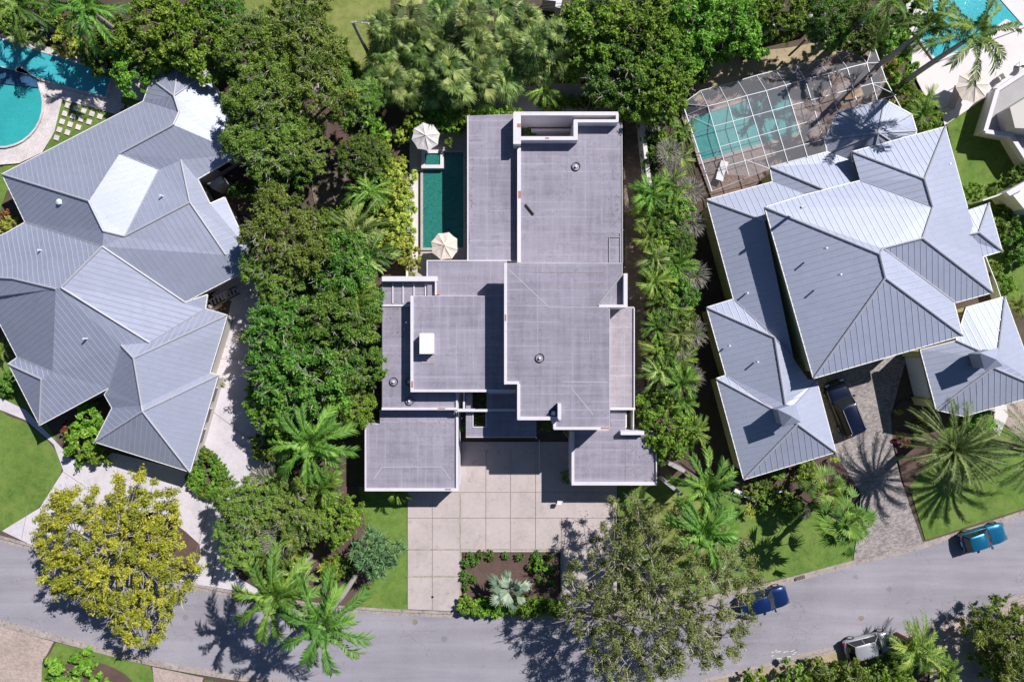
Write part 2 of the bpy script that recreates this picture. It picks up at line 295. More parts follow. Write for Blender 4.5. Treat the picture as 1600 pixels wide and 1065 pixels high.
# ---------------------------------------------------------------- object helpers
def link(name, me, parent=None):
    o = bpy.data.objects.new(name, me); C.objects.link(o)
    if parent is not None: o.parent = parent
    return o
def tag(o, label=None, cat=None, group=None, kind=None):
    if label: o['label'] = label
    if cat: o['category'] = cat
    if group: o['group'] = group
    if kind: o['kind'] = kind
    return o
def thing(name, label, cat, loc=(0, 0, 0), rz=0, group=None):
    o = bpy.data.objects.new(name, None); C.objects.link(o); o.empty_display_size = 0.3
    o.location = loc; o.rotation_euler = (0, 0, rz)
    return tag(o, label, cat, group)
class MB:
    """collects faces (with a material slot each) into one mesh"""
    def __init__(s): s.v = []; s.f = []; s.m = []; s.smooth = False
    def face(s, pts, mi=0):
        i = len(s.v); s.v += [tuple(p) for p in pts]; s.f.append(tuple(range(i, i + len(pts)))); s.m.append(mi)
    def poly(s, pts, mi=0):
        pts = [Vector(p) for p in pts]; i = len(s.v); s.v += [tuple(p) for p in pts]
        tr = tessellate_polygon([[Vector((p.x, p.y, 0)) for p in pts]])
        for a, b, c in tr:
            A, B, D = pts[a], pts[b], pts[c]
            if (B - A).cross(D - A).z < 0: b, c = c, b
            s.f.append((i + a, i + b, i + c)); s.m.append(mi)
    def prism(s, pts, z0, z1, top=0, side=0):
        """pts: world xy polygon; z1 may be a list of top heights"""
        pts = [Vector((p[0], p[1], 0)) for p in pts]
        ar = sum(pts[k].x * pts[(k + 1) % len(pts)].y - pts[(k + 1) % len(pts)].x * pts[k].y for k in range(len(pts)))
        zt = list(z1) if hasattr(z1, '__len__') else [z1] * len(pts)
        if ar < 0: pts = pts[::-1]; zt = zt[::-1]
        s.poly([(p.x, p.y, z) for p, z in zip(pts, zt)], top)
        for k in range(len(pts)):
            a, b = pts[k], pts[(k + 1) % len(pts)]; za, zb = zt[k], zt[(k + 1) % len(pts)]
            s.face([(a.x, a.y, z0), (b.x, b.y, z0), (b.x, b.y, zb), (a.x, a.y, za)], side)
    def bar(s, a, b, wd, z0, z1, mi=0):
        """upright box along a->b"""
        a = Vector((a[0], a[1], 0)); b = Vector((b[0], b[1], 0)); d = (b - a).normalized(); n = Vector((-d.y, d.x, 0)) * wd / 2
        s.prism([a - n, b - n, b + n, a + n], z0, z1, mi, mi)
    def beam(s, a, b, r, n=4, mi=0, r2=None):
        a = Vector(a); b = Vector(b); d = (b - a)
        if d.length < 1e-5: return
        d.normalize(); u = d.cross(Vector((0, 0, 1)) if abs(d.z) < 0.95 else Vector((1, 0, 0))).normalized(); v = d.cross(u)
        r2 = r if r2 is None else r2
        i = len(s.v)
        for k in range(n):
            t = 2 * PI * (k + 0.5) / n; e = u * math.cos(t) + v * math.sin(t)
            s.v.append(tuple(a + e * r)); s.v.append(tuple(b + e * r2))
        for k in range(n):
            j = (k + 1) % n; s.f.append((i + 2 * k, i + 2 * j, i + 2 * j + 1, i + 2 * k + 1)); s.m.append(mi)
        s.f.append(tuple(i + 2 * k for k in range(n))); s.m.append(mi)
        s.f.append(tuple(i + 2 * k + 1 for k in range(n))[::-1]); s.m.append(mi)
    def tube(s, pts, radii, n=6, mi=0):
        for k in range(len(pts) - 1): s.beam(pts[k], pts[k + 1], radii[k], n, mi, radii[k + 1])
    def box(s, c, d, rz=0, mi=0):
        R = Matrix.Rotation(rz, 4, 'Z'); c = Vector(c)
        q = [c + R @ Vector((x * d[0] / 2, y * d[1] / 2, 0)) for x, y in ((-1, -1), (1, -1), (1, 1), (-1, 1))]
        s.prism(q, c.z - d[2] / 2, c.z + d[2] / 2, mi, mi)
    def build(s, name, mats, parent=None, smooth=False):
        me = bpy.data.meshes.new(name); me.from_pydata(s.v, [], s.f)
        for m in (mats if isinstance(mats, (list, tuple)) else [mats]): me.materials.append(M[m] if isinstance(m, str) else m)
        me.polygons.foreach_set('material_index', s.m)
        if smooth: me.polygons.foreach_set('use_smooth', [True] * len(s.f))
        me.update(); return link(name, me, parent)
def smooth_poly(pts, closed=True, n=4):
    """Catmull-Rom through px points"""
    out = []; N = len(pts); rng = range(N) if closed else range(N - 1)
    for i in rng:
        g = lambda k: pts[k % N] if closed else pts[max(0, min(N - 1, k))]
        p0, p1, p2, p3 = g(i - 1), g(i), g(i + 1), g(i + 2)
        for k in range(n):
            t = k / n
            out.append(tuple(0.5 * ((2 * p1[j]) + (-p0[j] + p2[j]) * t + (2 * p0[j] - 5 * p1[j] + 4 * p2[j] - p3[j]) * t * t + (-p0[j] + 3 * p1[j] - 3 * p2[j] + p3[j]) * t ** 3) for j in (0, 1)))
    if not closed: out.append(tuple(pts[-1]))
    return out
_z = [0.02]
def sheet(name, px, mat, smooth=False, z=None):
    if z is None: _z[0] += 0.004; z = _z[0]
    if smooth: px = smooth_poly(px)
    b = MB(); b.poly([P(x, y, z) for x, y in px]); o = b.build(name, mat); o['kind'] = 'structure'; return o
def inset(pts, d):
    n = len(pts); ar = sum(pts[k].x * pts[(k + 1) % n].y - pts[(k + 1) % n].x * pts[k].y for k in range(n)); sg = 1 if ar > 0 else -1
    out = []
    for k in range(n):
        a, b, c = pts[k - 1], pts[k], pts[(k + 1) % n]
        e1 = Vector((b.x - a.x, b.y - a.y)).normalized(); e2 = Vector((c.x - b.x, c.y - b.y)).normalized()
        n1 = Vector((-e1.y, e1.x)) * sg; n2 = Vector((-e2.y, e2.x)) * sg
        m = (n1 + n2); L = m.length
        m = n1 if L < 0.2 else m / L; q = d / max(0.45, m.dot(n1))
        out.append(Vector((b.x + m.x * q, b.y + m.y * q, 0)))
    return out

# ================================================================ THE GROUND
b = MB(); b.poly([(-400, -400, 0), (400, -400, 0), (400, 400, 0), (-400, 400, 0)]); o = b.build('ground', 'soil'); o['kind'] = 'structure'
UP = [(-420, 745), (-150, 800), (0, 840), (45, 852), (150, 880), (300, 914), (430, 936), (560, 951), (720, 959), (850, 962), (960, 957), (1060, 943), (1160, 922), (1240, 903), (1330, 879), (1440, 851), (1600, 800), (1800, 730), (2100, 610)]
LO = [(-420, 850), (-150, 930), (0, 972), (85, 996), (240, 1035), (400, 1062), (560, 1082), (760, 1096), (900, 1095), (1030, 1082), (1162, 1050), (1235, 1031), (1305, 1014), (1440, 985), (1600, 932), (1800, 860), (2100, 740)]
UPs = smooth_poly(UP, False, 5); LOs = smooth_poly(LO, False, 5)
sheet('street', UPs + LOs[::-1], 'road', z=0.008)
def ribbon(name, line, o0, o1, z0, z1, mat, sgn):
    pts = [P(x, y, 0) for x, y in line]; b = MB(); L = []; R = []
    for k, p in enumerate(pts):
        d = (pts[min(k + 1, len(pts) - 1)] - pts[max(k - 1, 0)]).normalized(); n = Vector((-d.y, d.x, 0)) * sgn
        L.append(p + n * o0); R.append(p + n * o1)
    for k in range(len(pts) - 1):
        q = [L[k], L[k + 1], R[k + 1], R[k]]
        u = lambda p, z: (p.x, p.y, z)
        b.face([u(q[0], z1), u(q[1], z1), u(q[2], z1), u(q[3], z1)] if sgn < 0 else [u(q[3], z1), u(q[2], z1), u(q[1], z1), u(q[0], z1)])
        b.face([u(q[0], z0), u(q[1], z0), u(q[1], z1), u(q[0], z1)]); b.face([u(q[3], z0), u(q[2], z0), u(q[2], z1), u(q[3], z1)])
    o = b.build(name, mat); o['kind'] = 'structure'; return o
ribbon('gutter_strip', UPs, -0.32, 0.0, 0.0, 0.02, 'kerb', 1); ribbon('kerb', UPs, 0.0, 0.22, 0.0, 0.11, 'kerb', 1)
ribbon('gutter_strip', LOs, -0.32, 0.0, 0.0, 0.02, 'kerb', -1); ribbon('kerb', LOs, 0.0, 0.22, 0.0, 0.11, 'kerb', -1)

# lawns, beds, drives (each sheet a few millimetres above the last)
sheet('lawn', [(-60, 560), (0, 640), (40, 660), (82, 697), (96, 735), (62, 790), (8, 826), (-60, 812)], 'lawn', True)
sheet('lawn', [(0, 262), (60, 236), (10, 300), (0, 330), (-40, 330), (-40, 250)], 'lawn')
sheet('lawn', [(0, 560), (40, 560), (60, 640), (90, 690), (40, 650), (0, 620)], 'lawn')
sheet('lawn', [(556, 760), (640, 760), (640, 952), (560, 949), (575, 900), (560, 850)], 'lawn')
sheet('lawn', [(340, -60), (610, -60), (610, 80), (570, 120), (480, 60), (340, 60)], 'lawn_dry')
sheet('lawn', [(965, 745), (1060, 745), (1180, 790), (1337, 792), (1337, 875), (1240, 899), (1060, 938), (965, 950)], 'lawn')
sheet('lawn_patch', [(1010, 790), (1060, 770), (1110, 800), (1100, 860), (1040, 880), (1000, 850)], 'lawn_dry', True)
sheet('lawn', [(1400, 690), (1470, 640), (1620, 640), (1700, 700), (1700, 760), (1600, 794), (1446, 843)], 'lawn')
sheet('lawn', [(1475, 175), (1560, 120), (1650, 120), (1650, 470), (1560, 470), (1510, 330)], 'lawn')
sheet('lawn', [(88, 1003), (235, 1040), (246, 1075), (246, 1120), (60, 1120), (66, 1040)], 'lawn')
sheet('lawn', [(320, 1062), (560, 1090), (560, 1150), (300, 1150)], 'lawn')
sheet('sand_clearing', [(1075, 150), (1100, 92), (1230, 75), (1300, 60), (1400, 40), (1400, 90), (1290, 120), (1140, 160)], 'sand', True)
sheet('garden_soil', [(488, 250), (530, 255), (552, 330), (515, 345), (492, 320)], 'earth', True)
sheet('garden_soil', [(480, 150), (545, 150), (560, 250), (510, 260)], 'mulch', True)
sheet('gravel_path', [(740, 165), (790, 145), (860, 130), (960, 140), (960, 172), (740, 176)], 'stucco_grey', True)
sheet('side_path', [(975, 190), (1003, 190), (1012, 400), (1005, 560), (1010, 700), (978, 700)], 'earth')
# left property drive
sheet('driveway', [(-10, 616), (40, 640), (102, 705), (150, 700), (290, 735), (340, 560), (362, 470), (330, 462), (380, 415), (430, 470), (425, 640), (415, 760), (440, 934), (300, 911), (150, 877), (45, 849), (3, 829), (62, 793), (99, 735), (84, 694), (40, 656), (-10, 636)], 'white_concrete')
b = MB()
for a, c in (((98, 735), (135, 760)), ((135, 760), (60, 820)), ((45, 790), (35, 840)), ((330, 640), (410, 700)), ((300, 760), (385, 805)), ((325, 800), (295, 905)), ((345, 830), (330, 915)), ((240, 755), (235, 780)), ((330, 560), (425, 560))):
    b.bar(P(*a), P(*c), 0.035, 0.1, 0.105)
b.build('expansion_joint', 'joint')['kind'] = 'structure'
for t in (0,):
    sheet('brick_edging', [(352, 520), (360, 523), (322, 690), (306, 740), (300, 736), (316, 690)], 'white_paver')
sheet('gap_shade', [(200, 800), (250, 800), (290, 830), (312, 850), (313, 872), (300, 895), (282, 898), (180, 880)], 'mulch')
sheet('gap_shade', [(318, 698), (340, 715), (357, 745), (352, 768), (330, 776), (300, 765), (288, 745), (300, 735), (306, 720)], 'mulch', True)
sheet('gap_shade', [(100, 640), (170, 600), (185, 700), (150, 725), (108, 715), (96, 690)], 'mulch')
sheet('gap_shade', [(345, 820), (420, 760), (560, 760), (575, 850), (590, 900), (540, 946), (420, 930), (370, 900)], 'mulch')
# main driveway
sheet('driveway', [(637, 690), (964, 690), (964, 952), (876, 958), (876, 862), (721, 862), (721, 955), (637, 951)], 'slab')
b = MB()
for x in (676, 759.5, 798, 837): b.bar(P(x, 700), P(x, 951 if x == 676 else 861), 0.022, 0.14, 0.145)
for a, c in (((637, 768), (964, 768)), ((637, 808), (964, 808)), ((637, 899), (720, 899))): b.bar(P(*a), P(*c), 0.026, 0.14, 0.146)
b.build('expansion_joint', 'joint')['kind'] = 'structure'
b = MB()
for a, c in (((720, 768), (720, 955)), ((637, 857), (878, 857)), ((878, 808), (878, 955)), ((637, 899), (720, 899))): b.bar(P(*a), P(*c), 0.10, 0.14, 0.147 + 0.002 * (a[1] % 3))
b.build('gravel_joint', 'gravel')['kind'] = 'structure'
sheet('gap_shade', [(724, 863), (873, 863), (873, 958), (724, 958)], 'mulch', z=0.09)
# front bed right of the house and right property
sheet('gap_shade', [(1060, 720), (1160, 750), (1310, 708), (1345, 740), (1325, 800), (1290, 800), (1240, 770), (1190, 790), (1150, 785)], 'mulch')
sheet('driveway', [(1262, 560), (1425, 530), (1405, 600), (1392, 650), (1396, 700), (1408, 750), (1425, 800), (1443, 849), (1390, 864), (1333, 878), (1340, 830), (1345, 770), (1300, 700)], 'grey_paver')
sheet('gap_shade', [(1396, 640), (1420, 625), (1480, 640), (1470, 680), (1420, 760), (1404, 720), (1394, 680)], 'mulch', True)
sheet('path', [(1545, 640), (1600, 620), (1640, 640), (1640, 700), (1600, 690)], 'pink_paver')
sheet('pebble_bed', [(1555, 632), (1572, 628), (1575, 650), (1562, 680), (1552, 672)], 'bright_deck')
# opposite kerbside
sheet('driveway', [(-60, 960), (84, 1002), (66, 1035), (62, 1120), (-60, 1120)], 'pink_paver')
sheet('driveway', [(238, 1041), (318, 1058), (300, 1120), (246, 1120)], 'pink_paver')
sheet('driveway', [(1432, 992), (1520, 965), (1600, 938), (1680, 910), (1680, 1120), (1450, 1120), (1455, 1010)], 'pink_paver')
sheet('verge', [(1100, 1068), (1235, 1036), (1325, 1014), (1400, 1000), (1400, 1120), (1050, 1120)], 'sand')
sheet('gap_shade', [(80, 1060), (110, 1034), (160, 1036), (205, 1062), (215, 1110), (80, 1110)], 'mulch', True)
# neighbour terraces
sheet('pool_terrace', [(-60, 50), (20, 56), (120, 88), (185, 108), (237, 125), (226, 160), (186, 180), (97, 156), (86, 205), (66, 238), (30, 255), (-60, 262)], 'white_paver')
sheet('lawn_panel', [(97, 157), (188, 181), (190, 150), (228, 160), (140, 204), (68, 238), (85, 205)], 'lawn')
sheet('pool_terrace', [(1412, -40), (1700, -40), (1700, 40), (1600, 112), (1476, 196), (1470, 172), (1445, 150), (1425, 110)], 'bright_deck')
sheet('pool_deck_paving', [(1060, 170), (1107, 150), (1366, 68), (1420, 200), (1300, 290), (1112, 310)], 'brick_paver')
sheet('pool_surround', [(640, 205), (730, 205), (730, 440), (640, 440)], 'pool_deck')
b = MB()
for s_ in ((690, 905), (645, 962)):
    pass

# ================================================================ MAIN HOUSE
house = thing('modern_house', 'large white modern house with stacked lilac grey flat roofs in the middle', 'house', P(840, 470))
def hp(o): o.matrix_parent_inverse = house.matrix_basis.inverted(); return o
def block(px, z, z0=0.0, roof='membrane', wallm='stucco', name='flat_roof', drop=0.02, low=None, th=1.0):
    """one storey volume: white walls with a membrane roof let into it"""
    pts = [P(x, y, z) for x, y in px]
    b = MB(); b.prism(pts, (z - th) if low else z0, z - 0.05, 0, 0); hp(b.build('wall', wallm, house))
    if low: b = MB(); b.prism([P(x, y, z - th) for x, y in low], z0, z - th, 0, 0); hp(b.build('wall', wallm, house))
    b = MB(); b.prism(inset(pts, 0.03), z - 0.06, z, 0, 0); hp(b.build(name, roof, house))
def parapet(segs, z, wd=0.22, h=0.16, name='parapet', mat='stucco', z0=None):
    b = MB()
    for k, s_ in enumerate(segs):
        a, c = s_[0], s_[1]; w_ = s_[2] if len(s_) > 2 else wd
        b.bar(P(a[0], a[1], z), P(c[0], c[1], z), w_, (z - 0.12) if z0 is None else z0, z + h + 0.003 * k)
    return hp(b.build(name, mat, house))
ZA, ZB, ZC, ZD, ZE, ZF, ZG, ZH, ZJ, ZM = 3.5, 3.95, 4.9, 7.1, 3.95, 5.1, 3.0, 4.2, 3.2, 3.5
block([(730, 181), (806, 178), (808, 408), (731, 408)], ZA, roof='membrane')
block([(812, 219), (903, 219), (903, 191), (972, 191), (973, 414), (812, 414)], ZB)
block([(667, 407), (792, 407), (792, 470), (667, 470)], ZH, roof='membrane_b')
block([(596, 440), (672, 440), (672, 470), (716, 470), (716, 640), (596, 640)], ZE, roof='membrane')
block([(642, 462), (806, 462), (806, 612), (642, 612)], ZF, roof='membrane_b', low=[(672, 463), (805, 463), (805, 611), (643, 611), (643, 492), (672, 492)], th=.55)
block([(788, 411), (973, 411), (973, 428), (936, 477), (953, 482), (953, 670), (865, 670), (865, 655), (808, 655), (808, 598), (788, 598)], ZD, roof='membrane', low=[(830, 412), (972, 412), (972, 428), (937, 476), (952, 482), (952, 669), (866, 669), (866, 654), (809, 654), (809, 597), (789, 597), (789, 462), (830, 462)], th=.95)
block([(571, 662), (593, 662), (593, 640), (716, 640), (716, 766), (571, 766)], ZG, roof='membrane_b')
block([(893, 672), (953, 672), (953, 640), (978, 640), (978, 672), (1026, 677), (1026, 757), (893, 757)], ZJ, roof='membrane')
block([(940, 479), (991, 479), (991, 640), (940, 640)], ZM, roof='membrane_c')
# triangular light well floor, top right of the tall block
b = MB(); b.prism([P(974, 428, 6.5), P(934, 479, 5.6), P(981, 479, 6.5)], 0, 6.5); hp(b.build('light_well_roof', 'membrane_b', house))
parapet([((977.5, 427), (977.5, 478), 0.30), ((936, 478), (980, 478), 0.22)], ZD, h=0.0, z0=0.0, name='light_well_wall')
b = MB(); b.bar(P(972, 429, ZD), P(935, 477, ZD), 0.10, 6.4, ZD + 0.06); hp(b.build('glass_edge', 'stucco_grey', house))
# parapets
parapet([((790, 411), (790, 600)), ((788, 597.5), (811, 597.5)), ((810.5, 599), (810.5, 655), 0.24), ((809, 653), (876, 653), 0.26), ((866.5, 656), (866.5, 669), 0.22), ((865, 668.5), (953, 668.5), 0.2)], ZD)
parapet([((873, 629), (873, 652), 0.26)], ZD, h=0.9, name='stair_vent_wall')
b = MB(); b.prism([P(853, 649, ZD), P(869, 630, ZD), P(869, 649, ZD)], ZD - 0.02, ZD + 0.05); hp(b.build('skylight', 'glass', house))
b = MB(); b.prism([P(861, 647.5, ZD), P(867.5, 648, ZD), P(867, 642, ZD), P(862, 642, ZD)], ZD + 0.05, ZD + 0.25); hp(b.build('roof_box', 'white_metal', house))
parapet([((644, 462), (644, 612)), ((642, 610), (806, 610), 0.2)], ZF)
parapet([((597, 638), (716, 638), 0.2), ((714, 612), (714, 640), 0.14)], ZE)
parapet([((598, 478), (598, 638), 0.06), ((598, 440), (598, 478), 0.06), ((711, 620), (711, 638), 0.05)], ZE, h=0.06, name='roof_edge_trim', mat='grey_metal')
parapet([((571, 764), (717, 764), 0.24), ((714.5, 642), (714.5, 765), 0.2), ((571.5, 662), (571.5, 766), 0.1)], ZG)
parapet([((895, 674), (895, 757), 0.22), ((893, 754.5), (1026, 754.5), 0.28), ((1025, 680), (1025, 757), 0.08)], ZJ)
parapet([((968, 674.5), (1004, 674.5), 0.3)], ZJ, h=0.7, name='parapet')
parapet([((953, 638), (992, 638), 0.2), ((990.5, 481), (990.5, 638), 0.08)], ZM)
parapet([((811, 222), (811, 411), 0.30)], ZB, h=0.3)
parapet([((731, 181), (731, 408), 0.10), ((731, 407), (808, 407), 0.06)], ZA, h=0.07, name='roof_edge_trim', mat='stucco')
parapet([((971.5, 191), (972.5, 411), 0.08)], ZB, h=0.05, name='roof_edge_trim', mat='grey_metal')
parapet([((667.5, 407), (667.5, 434), 0.09), ((667, 407.2), (731, 407.2), 0.09)], ZH, h=0.05, name='roof_edge_trim', mat='stucco')
# roof garden frame over the left wing
parapet([((598, 436), (684, 436), 0.40), ((681.5, 440), (681.5, 461), 0.12)], ZE + 0.3, h=0.35, name='screen_wall')
for s_ in (((614, 442), (614, 474), .09), ((630, 442), (630, 474), .09), ((647, 442), (647, 462), .09), ((665.5, 442), (665.5, 462), 0.16), ((597, 477), (644, 477), 0.16)): parapet([s_], ZE, h=0.1, name='roof_kerb')
b = MB(); b.box(P(684, 457, ZH + 0.05), (0.3, 0.3, 0.1)); hp(b.build('rust_patch', 'rust', house))
# walled light court on the north side
parapet([((803, 177.5), (966, 177.5), 0.30), ((808, 176), (808, 225), 0.62), ((812, 216), (903, 216), 0.30), ((899.5, 188), (899.5, 216), 0.34), ((897, 189), (966, 189), 0.24), ((964.5, 177), (964.5, 190), 0.22)], ZC, h=0.0, name='court_wall', z0=0.0)
b = MB(); b.poly([P(814, 180, 0.3), P(900, 180, 0.3), P(900, 214, 0.3), P(814, 214, 0.3)]); hp(b.build('court_floor', 'gravel', house))
b = MB(); b.bar(P(830, 203, 2), P(893, 203, 2), 0.2, 0, 2); hp(b.build('planter_wall', 'stucco', house))
b = MB(); b.prism([P(902, 181, 3.2), P(964, 181, 3.2), P(964, 188, 3.2), P(902, 188, 3.2)], 0, 3.2); hp(b.build('ledge', 'cream_wall', house))
# entrance canopies
b = MB(); b.prism([P(*q, 3.4) for q in ((728, 613), (738, 613), (738, 667), (760, 667), (760, 640), (838, 640), (838, 683), (728, 683))], 3.1, 3.4); hp(b.build('entrance_canopy', 'membrane', house))
b = MB(); b.prism([P(*q, 3.4) for q in ((760, 613), (808, 613), (808, 640), (760, 640))], 3.1, 3.396); hp(b.build('entrance_canopy', 'membrane_b', house))
parapet([((710, 640.5), (762, 640.5), 0.24), ((762, 640.5), (806, 640.5), 0.2), ((725, 612), (725, 640), 0.16), ((710, 613), (727, 613), 0.1)], 3.9, h=0.05, name='white_beam')
parapet([((762, 613.5), (806, 613.5), 0.12)], 4.3, h=0.02, name='white_beam')
parapet([((739, 640), (739, 667), 0.08), ((739, 667), (760, 667), 0.08), ((759.5, 640), (759.5, 667), 0.08), ((728, 682.5), (838, 682.5), 0.06)], 3.4, h=0.05, name='canopy_trim')
b = MB(); b.beam(P(838, 684, 0), P(838, 684, 3.3), 0.06, 8); b.beam(P(729, 682, 0), P(729, 682, 3.3), 0.06, 8); hp(b.build('canopy_post', 'white_metal', house))
b = MB(); b.bar(P(842.5, 686), P(842.5, 735), 0.05, 0.14, 0.2); b.build('metal_channel', 'white_metal')['kind'] = 'structure'
b = MB()
b.prism([P(656, 521, ZF + 0.9), P(677, 521, ZF + 0.9), P(677, 552, ZF + 0.9), P(656, 552, ZF + 0.9)], ZF, ZF + 0.9)
ch = hp(b.build('chimney', 'stucco', house))
b = MB(); b.prism([P(655.4, 520.4, ZF + 1), P(677.6, 520.4, ZF + 1), P(677.6, 552.6, ZF + 1), P(655.4, 552.6, ZF + 1)], ZF + 0.9, ZF + 0.97); b.build('chimney_cap', 'white_paint', ch)
b = MB(); b.prism([P(662, 553, ZF), P(679, 553, ZF), P(679, 568, ZF), P(658, 568, ZF)], ZF, ZF + 0.03); hp(b.build('flashing', 'membrane_c', house))
def torus_vent(px, py, z, r=0.33):
    b = MB(); c = P(px, py, z)
    N = 20
    for k in range(N):
        a, d = 2 * PI * k / N, 2 * PI * (k + 1) / N
        b.beam(c + Vector((math.cos(a), math.sin(a), 0.14)) * r + Vector((0, 0, 0.04)), c + Vector((math.cos(d), math.sin(d), 0.14)) * r + Vector((0, 0, 0.04)), 0.035, 4, 0)
    b.beam(c, c + Vector((0, 0, 0.25)), 0.09, 8, 1)
    b.beam(c + Vector((0, 0, 0.002)), c + Vector((0, 0, 0.05)), r, 18, 2)
    hp(b.build('roof_vent', ['dark', 'white_metal', 'membrane_b'], house))
for q in ((900, 260.5, ZB), (843.5, 559, ZD), (615.5, 596, ZE), (640, 596, ZE), (640, 626, ZE)): torus_vent(*q)
b = MB(); b.beam(P(821, 319, ZB + 0.08), P(834, 335, ZB + 0.08), 0.09, 6); hp(b.build('downpipe', 'dark', house))
b = MB()
for a, c in (((952, 370), (952, 409)), ((969, 364), (969, 409)), ((952, 370), (969, 370))): b.beam(P(*a, ZB + 0.06), P(*c, ZB + 0.06), 0.04, 4)
hp(b.build('roof_ladder', 'grey_metal', house))
b = MB()
for x, y, z, wx, wy in ((812, 304, ZB + 0.31, .22, .6), (790, 496, ZD + 0.17, .12, .5), (946, 668.5, ZD + 0.18, .7, .14), (644, 600, ZF + 0.17, .14, .5), (690, 638, ZE + 0.18, .6, .1), (700, 764, ZG + 0.18, .5, .1), (811, 196, ZC + 0.01, .3, .3), (855, 216, ZC + 0.01, .3, .12)):
    b = MB(); b.box(P(x, y, z), (wx, wy, 0.02)); hp(b.build('rust_stain', 'rust', house))
for z, segs in ((ZD, (((795, 421), (858, 480)), ((893, 606), (927, 648)), ((880, 596), (950, 597)), ((858, 480), (948, 480)))), (ZG, (((597, 729), (690, 729)), ((597, 729), (584, 748)), ((690, 729), (704, 748)))), (ZF, (((650, 470), (672, 496)),)), (ZJ, ())):
    for a, c in segs:
        b = MB(); b.bar(P(*a, z), P(*c, z), .055, z - .01, z + .012); hp(b.build('roof_crease', 'membrane_c' if z == ZF else 'crease', house))
for a, c, z in (((977, 676), (977, 753), ZJ), ((832, 426), (944, 426), ZD), ((735, 219), (752, 219), ZA)):
    b = MB(); b.bar(P(*a, z), P(*c, z), .04, z - .01, z + .01); hp(b.build('roof_seam', 'joint', house))
# side yard equipment slot
b = MB()
for k, (x, y) in enumerate(((983, 648), (984, 656), (983, 664))): b.box(P(x, y, 0.5 + 0.01 * k), (0.55, 0.38, 0.9))
hp(b.build('air_conditioner', 'grey_metal', house))
b = MB(); b.bar(P(978.5, 642, 3), P(978.5, 668, 3), 0.08, 0, 3); b.bar(P(990, 640, 3), P(990, 672, 3), 0.08, 0, 3); hp(b.build('equipment_screen', 'pale_wall', house))
b = MB(); b.beam((0, 0, 0), (0, 0, .6), .05, 8); b.box((0, 0, .68), (.34, .3, .18)); b.beam((0, 0, .68), (.3, .1, .72), .06, 6); o = b.build('path_light', 'white_paint'); o.location = P(873, 782, .14); tag(o, 'small white post light standing in the shadow on the main driveway', 'post light')
# pool of the main house
def water(name, label, px, mat, z=0.26, cop='pool_deck', cw=0.22, ch=0.31, smooth=False, group=None):
    if smooth: px = smooth_poly(px)
    t = thing(name, label, 'pool', P(*px[0]), group=group); inv = t.matrix_basis.inverted()
    pts = [P(x, y, z) for x, y in px]
    b = MB(); b.poly(pts); o = b.build('water', mat, t); o.matrix_parent_inverse = inv
    out = inset(pts, -cw); b = MB(); n = len(pts)
    for k in range(n):
        j = (k + 1) % n; A, B, Cc, D = pts[k], pts[j], out[j], out[k]
        q = [(A.x, A.y, ch), (B.x, B.y, ch), (Cc.x, Cc.y, ch), (D.x, D.y, ch)]
        b.face(q); b.face([(A.x, A.y, 0), (B.x, B.y, 0), (B.x, B.y, ch), (A.x, A.y, ch)]); b.face([(D.x, D.y, 0), (Cc.x, Cc.y, 0), (Cc.x, Cc.y, ch), (D.x, D.y, ch)])
    o = b.build('coping', cop, t); o.matrix_parent_inverse = inv
    return t
mp_ = water('swimming_pool', 'long rectangular dark teal pool half shaded by the flat roofed house', [(661, 264), (725, 250), (725, 387), (661, 387)][0:0] or [(661, 264), (692, 264), (692, 238), (724, 238), (724, 387), (661, 387)], 'teal_water')
sp_ = water('spa', 'small raised square spa with pale walls under the white patio umbrella', [(664, 240), (688, 240), (688, 258), (664, 258)], 'teal_water', z=0.62, cop='stucco', cw=0.3, ch=0.75)
sheet('pool_walk', [(644, 262), (653, 262), (653, 408), (644, 412)], 'bright_deck')

sheet('gap_shade', [(653.5, 268), (657, 268), (657, 402), (653.5, 402)], 'dark')  # black strip: shade of the gap beside the pool wall put into colour

# ================================================================ METAL-ROOF HOUSES
def level(V, faces, slope=0.37):
    """nudge ridge heights so every roof face is as flat as its outline allows"""
    V = dict(V); keys = sorted({k for f in faces for k in f[0]}); ix = {k: i for i, k in enumerate(keys)}; lo = {k for k in keys if k[0].islower()}
    z0 = {k: V[k][2] for k in keys}
    for it in range(4):
        W = {k: P(*V[k]) for k in V}; n = len(keys) + 3 * len(faces); A = []; y = []
        for j, (ks, ea) in enumerate(faces):
            c = len(keys) + 3 * j; o = W[ks[0]]
            for k in ks:
                r = np.zeros(n); r[c] = W[k].x - o.x; r[c + 1] = W[k].y - o.y; r[c + 2] = 1; r[ix[k]] = -1; r *= 4 if (ks[0], ks[-1]) in (('b_', 'A'), ('ha', 'hb'), ('Cc', 'l')) else 1; A.append(r); y.append(0)
            a, b_ = W[ea[0]], W[ea[1]]; e = Vector((b_.x - a.x, b_.y - a.y)).normalized(); g = Vector((-e.y, e.x))
            cen = sum((Vector((W[k].x, W[k].y)) for k in ks), Vector((0, 0))) / len(ks); m = Vector((a.x + b_.x, a.y + b_.y)) / 2
            if (cen - m).dot(g) < 0: g = -g
            g = g * slope * (ea[2] if len(ea) > 2 else 1)
            for q in (0, 1): r = np.zeros(n); r[c + q] = 4; A.append(r); y.append(4 * g[q])
        for k in keys:
            r = np.zeros(n); w_ = .7 if k in lo else .03; r[ix[k]] = w_; A.append(r); y.append(w_ * z0[k])
        x = np.linalg.lstsq(np.array(A), np.array(y), rcond=None)[0]
        for k in keys: V[k] = (V[k][0], V[k][1], float(x[ix[k]]))
    return V
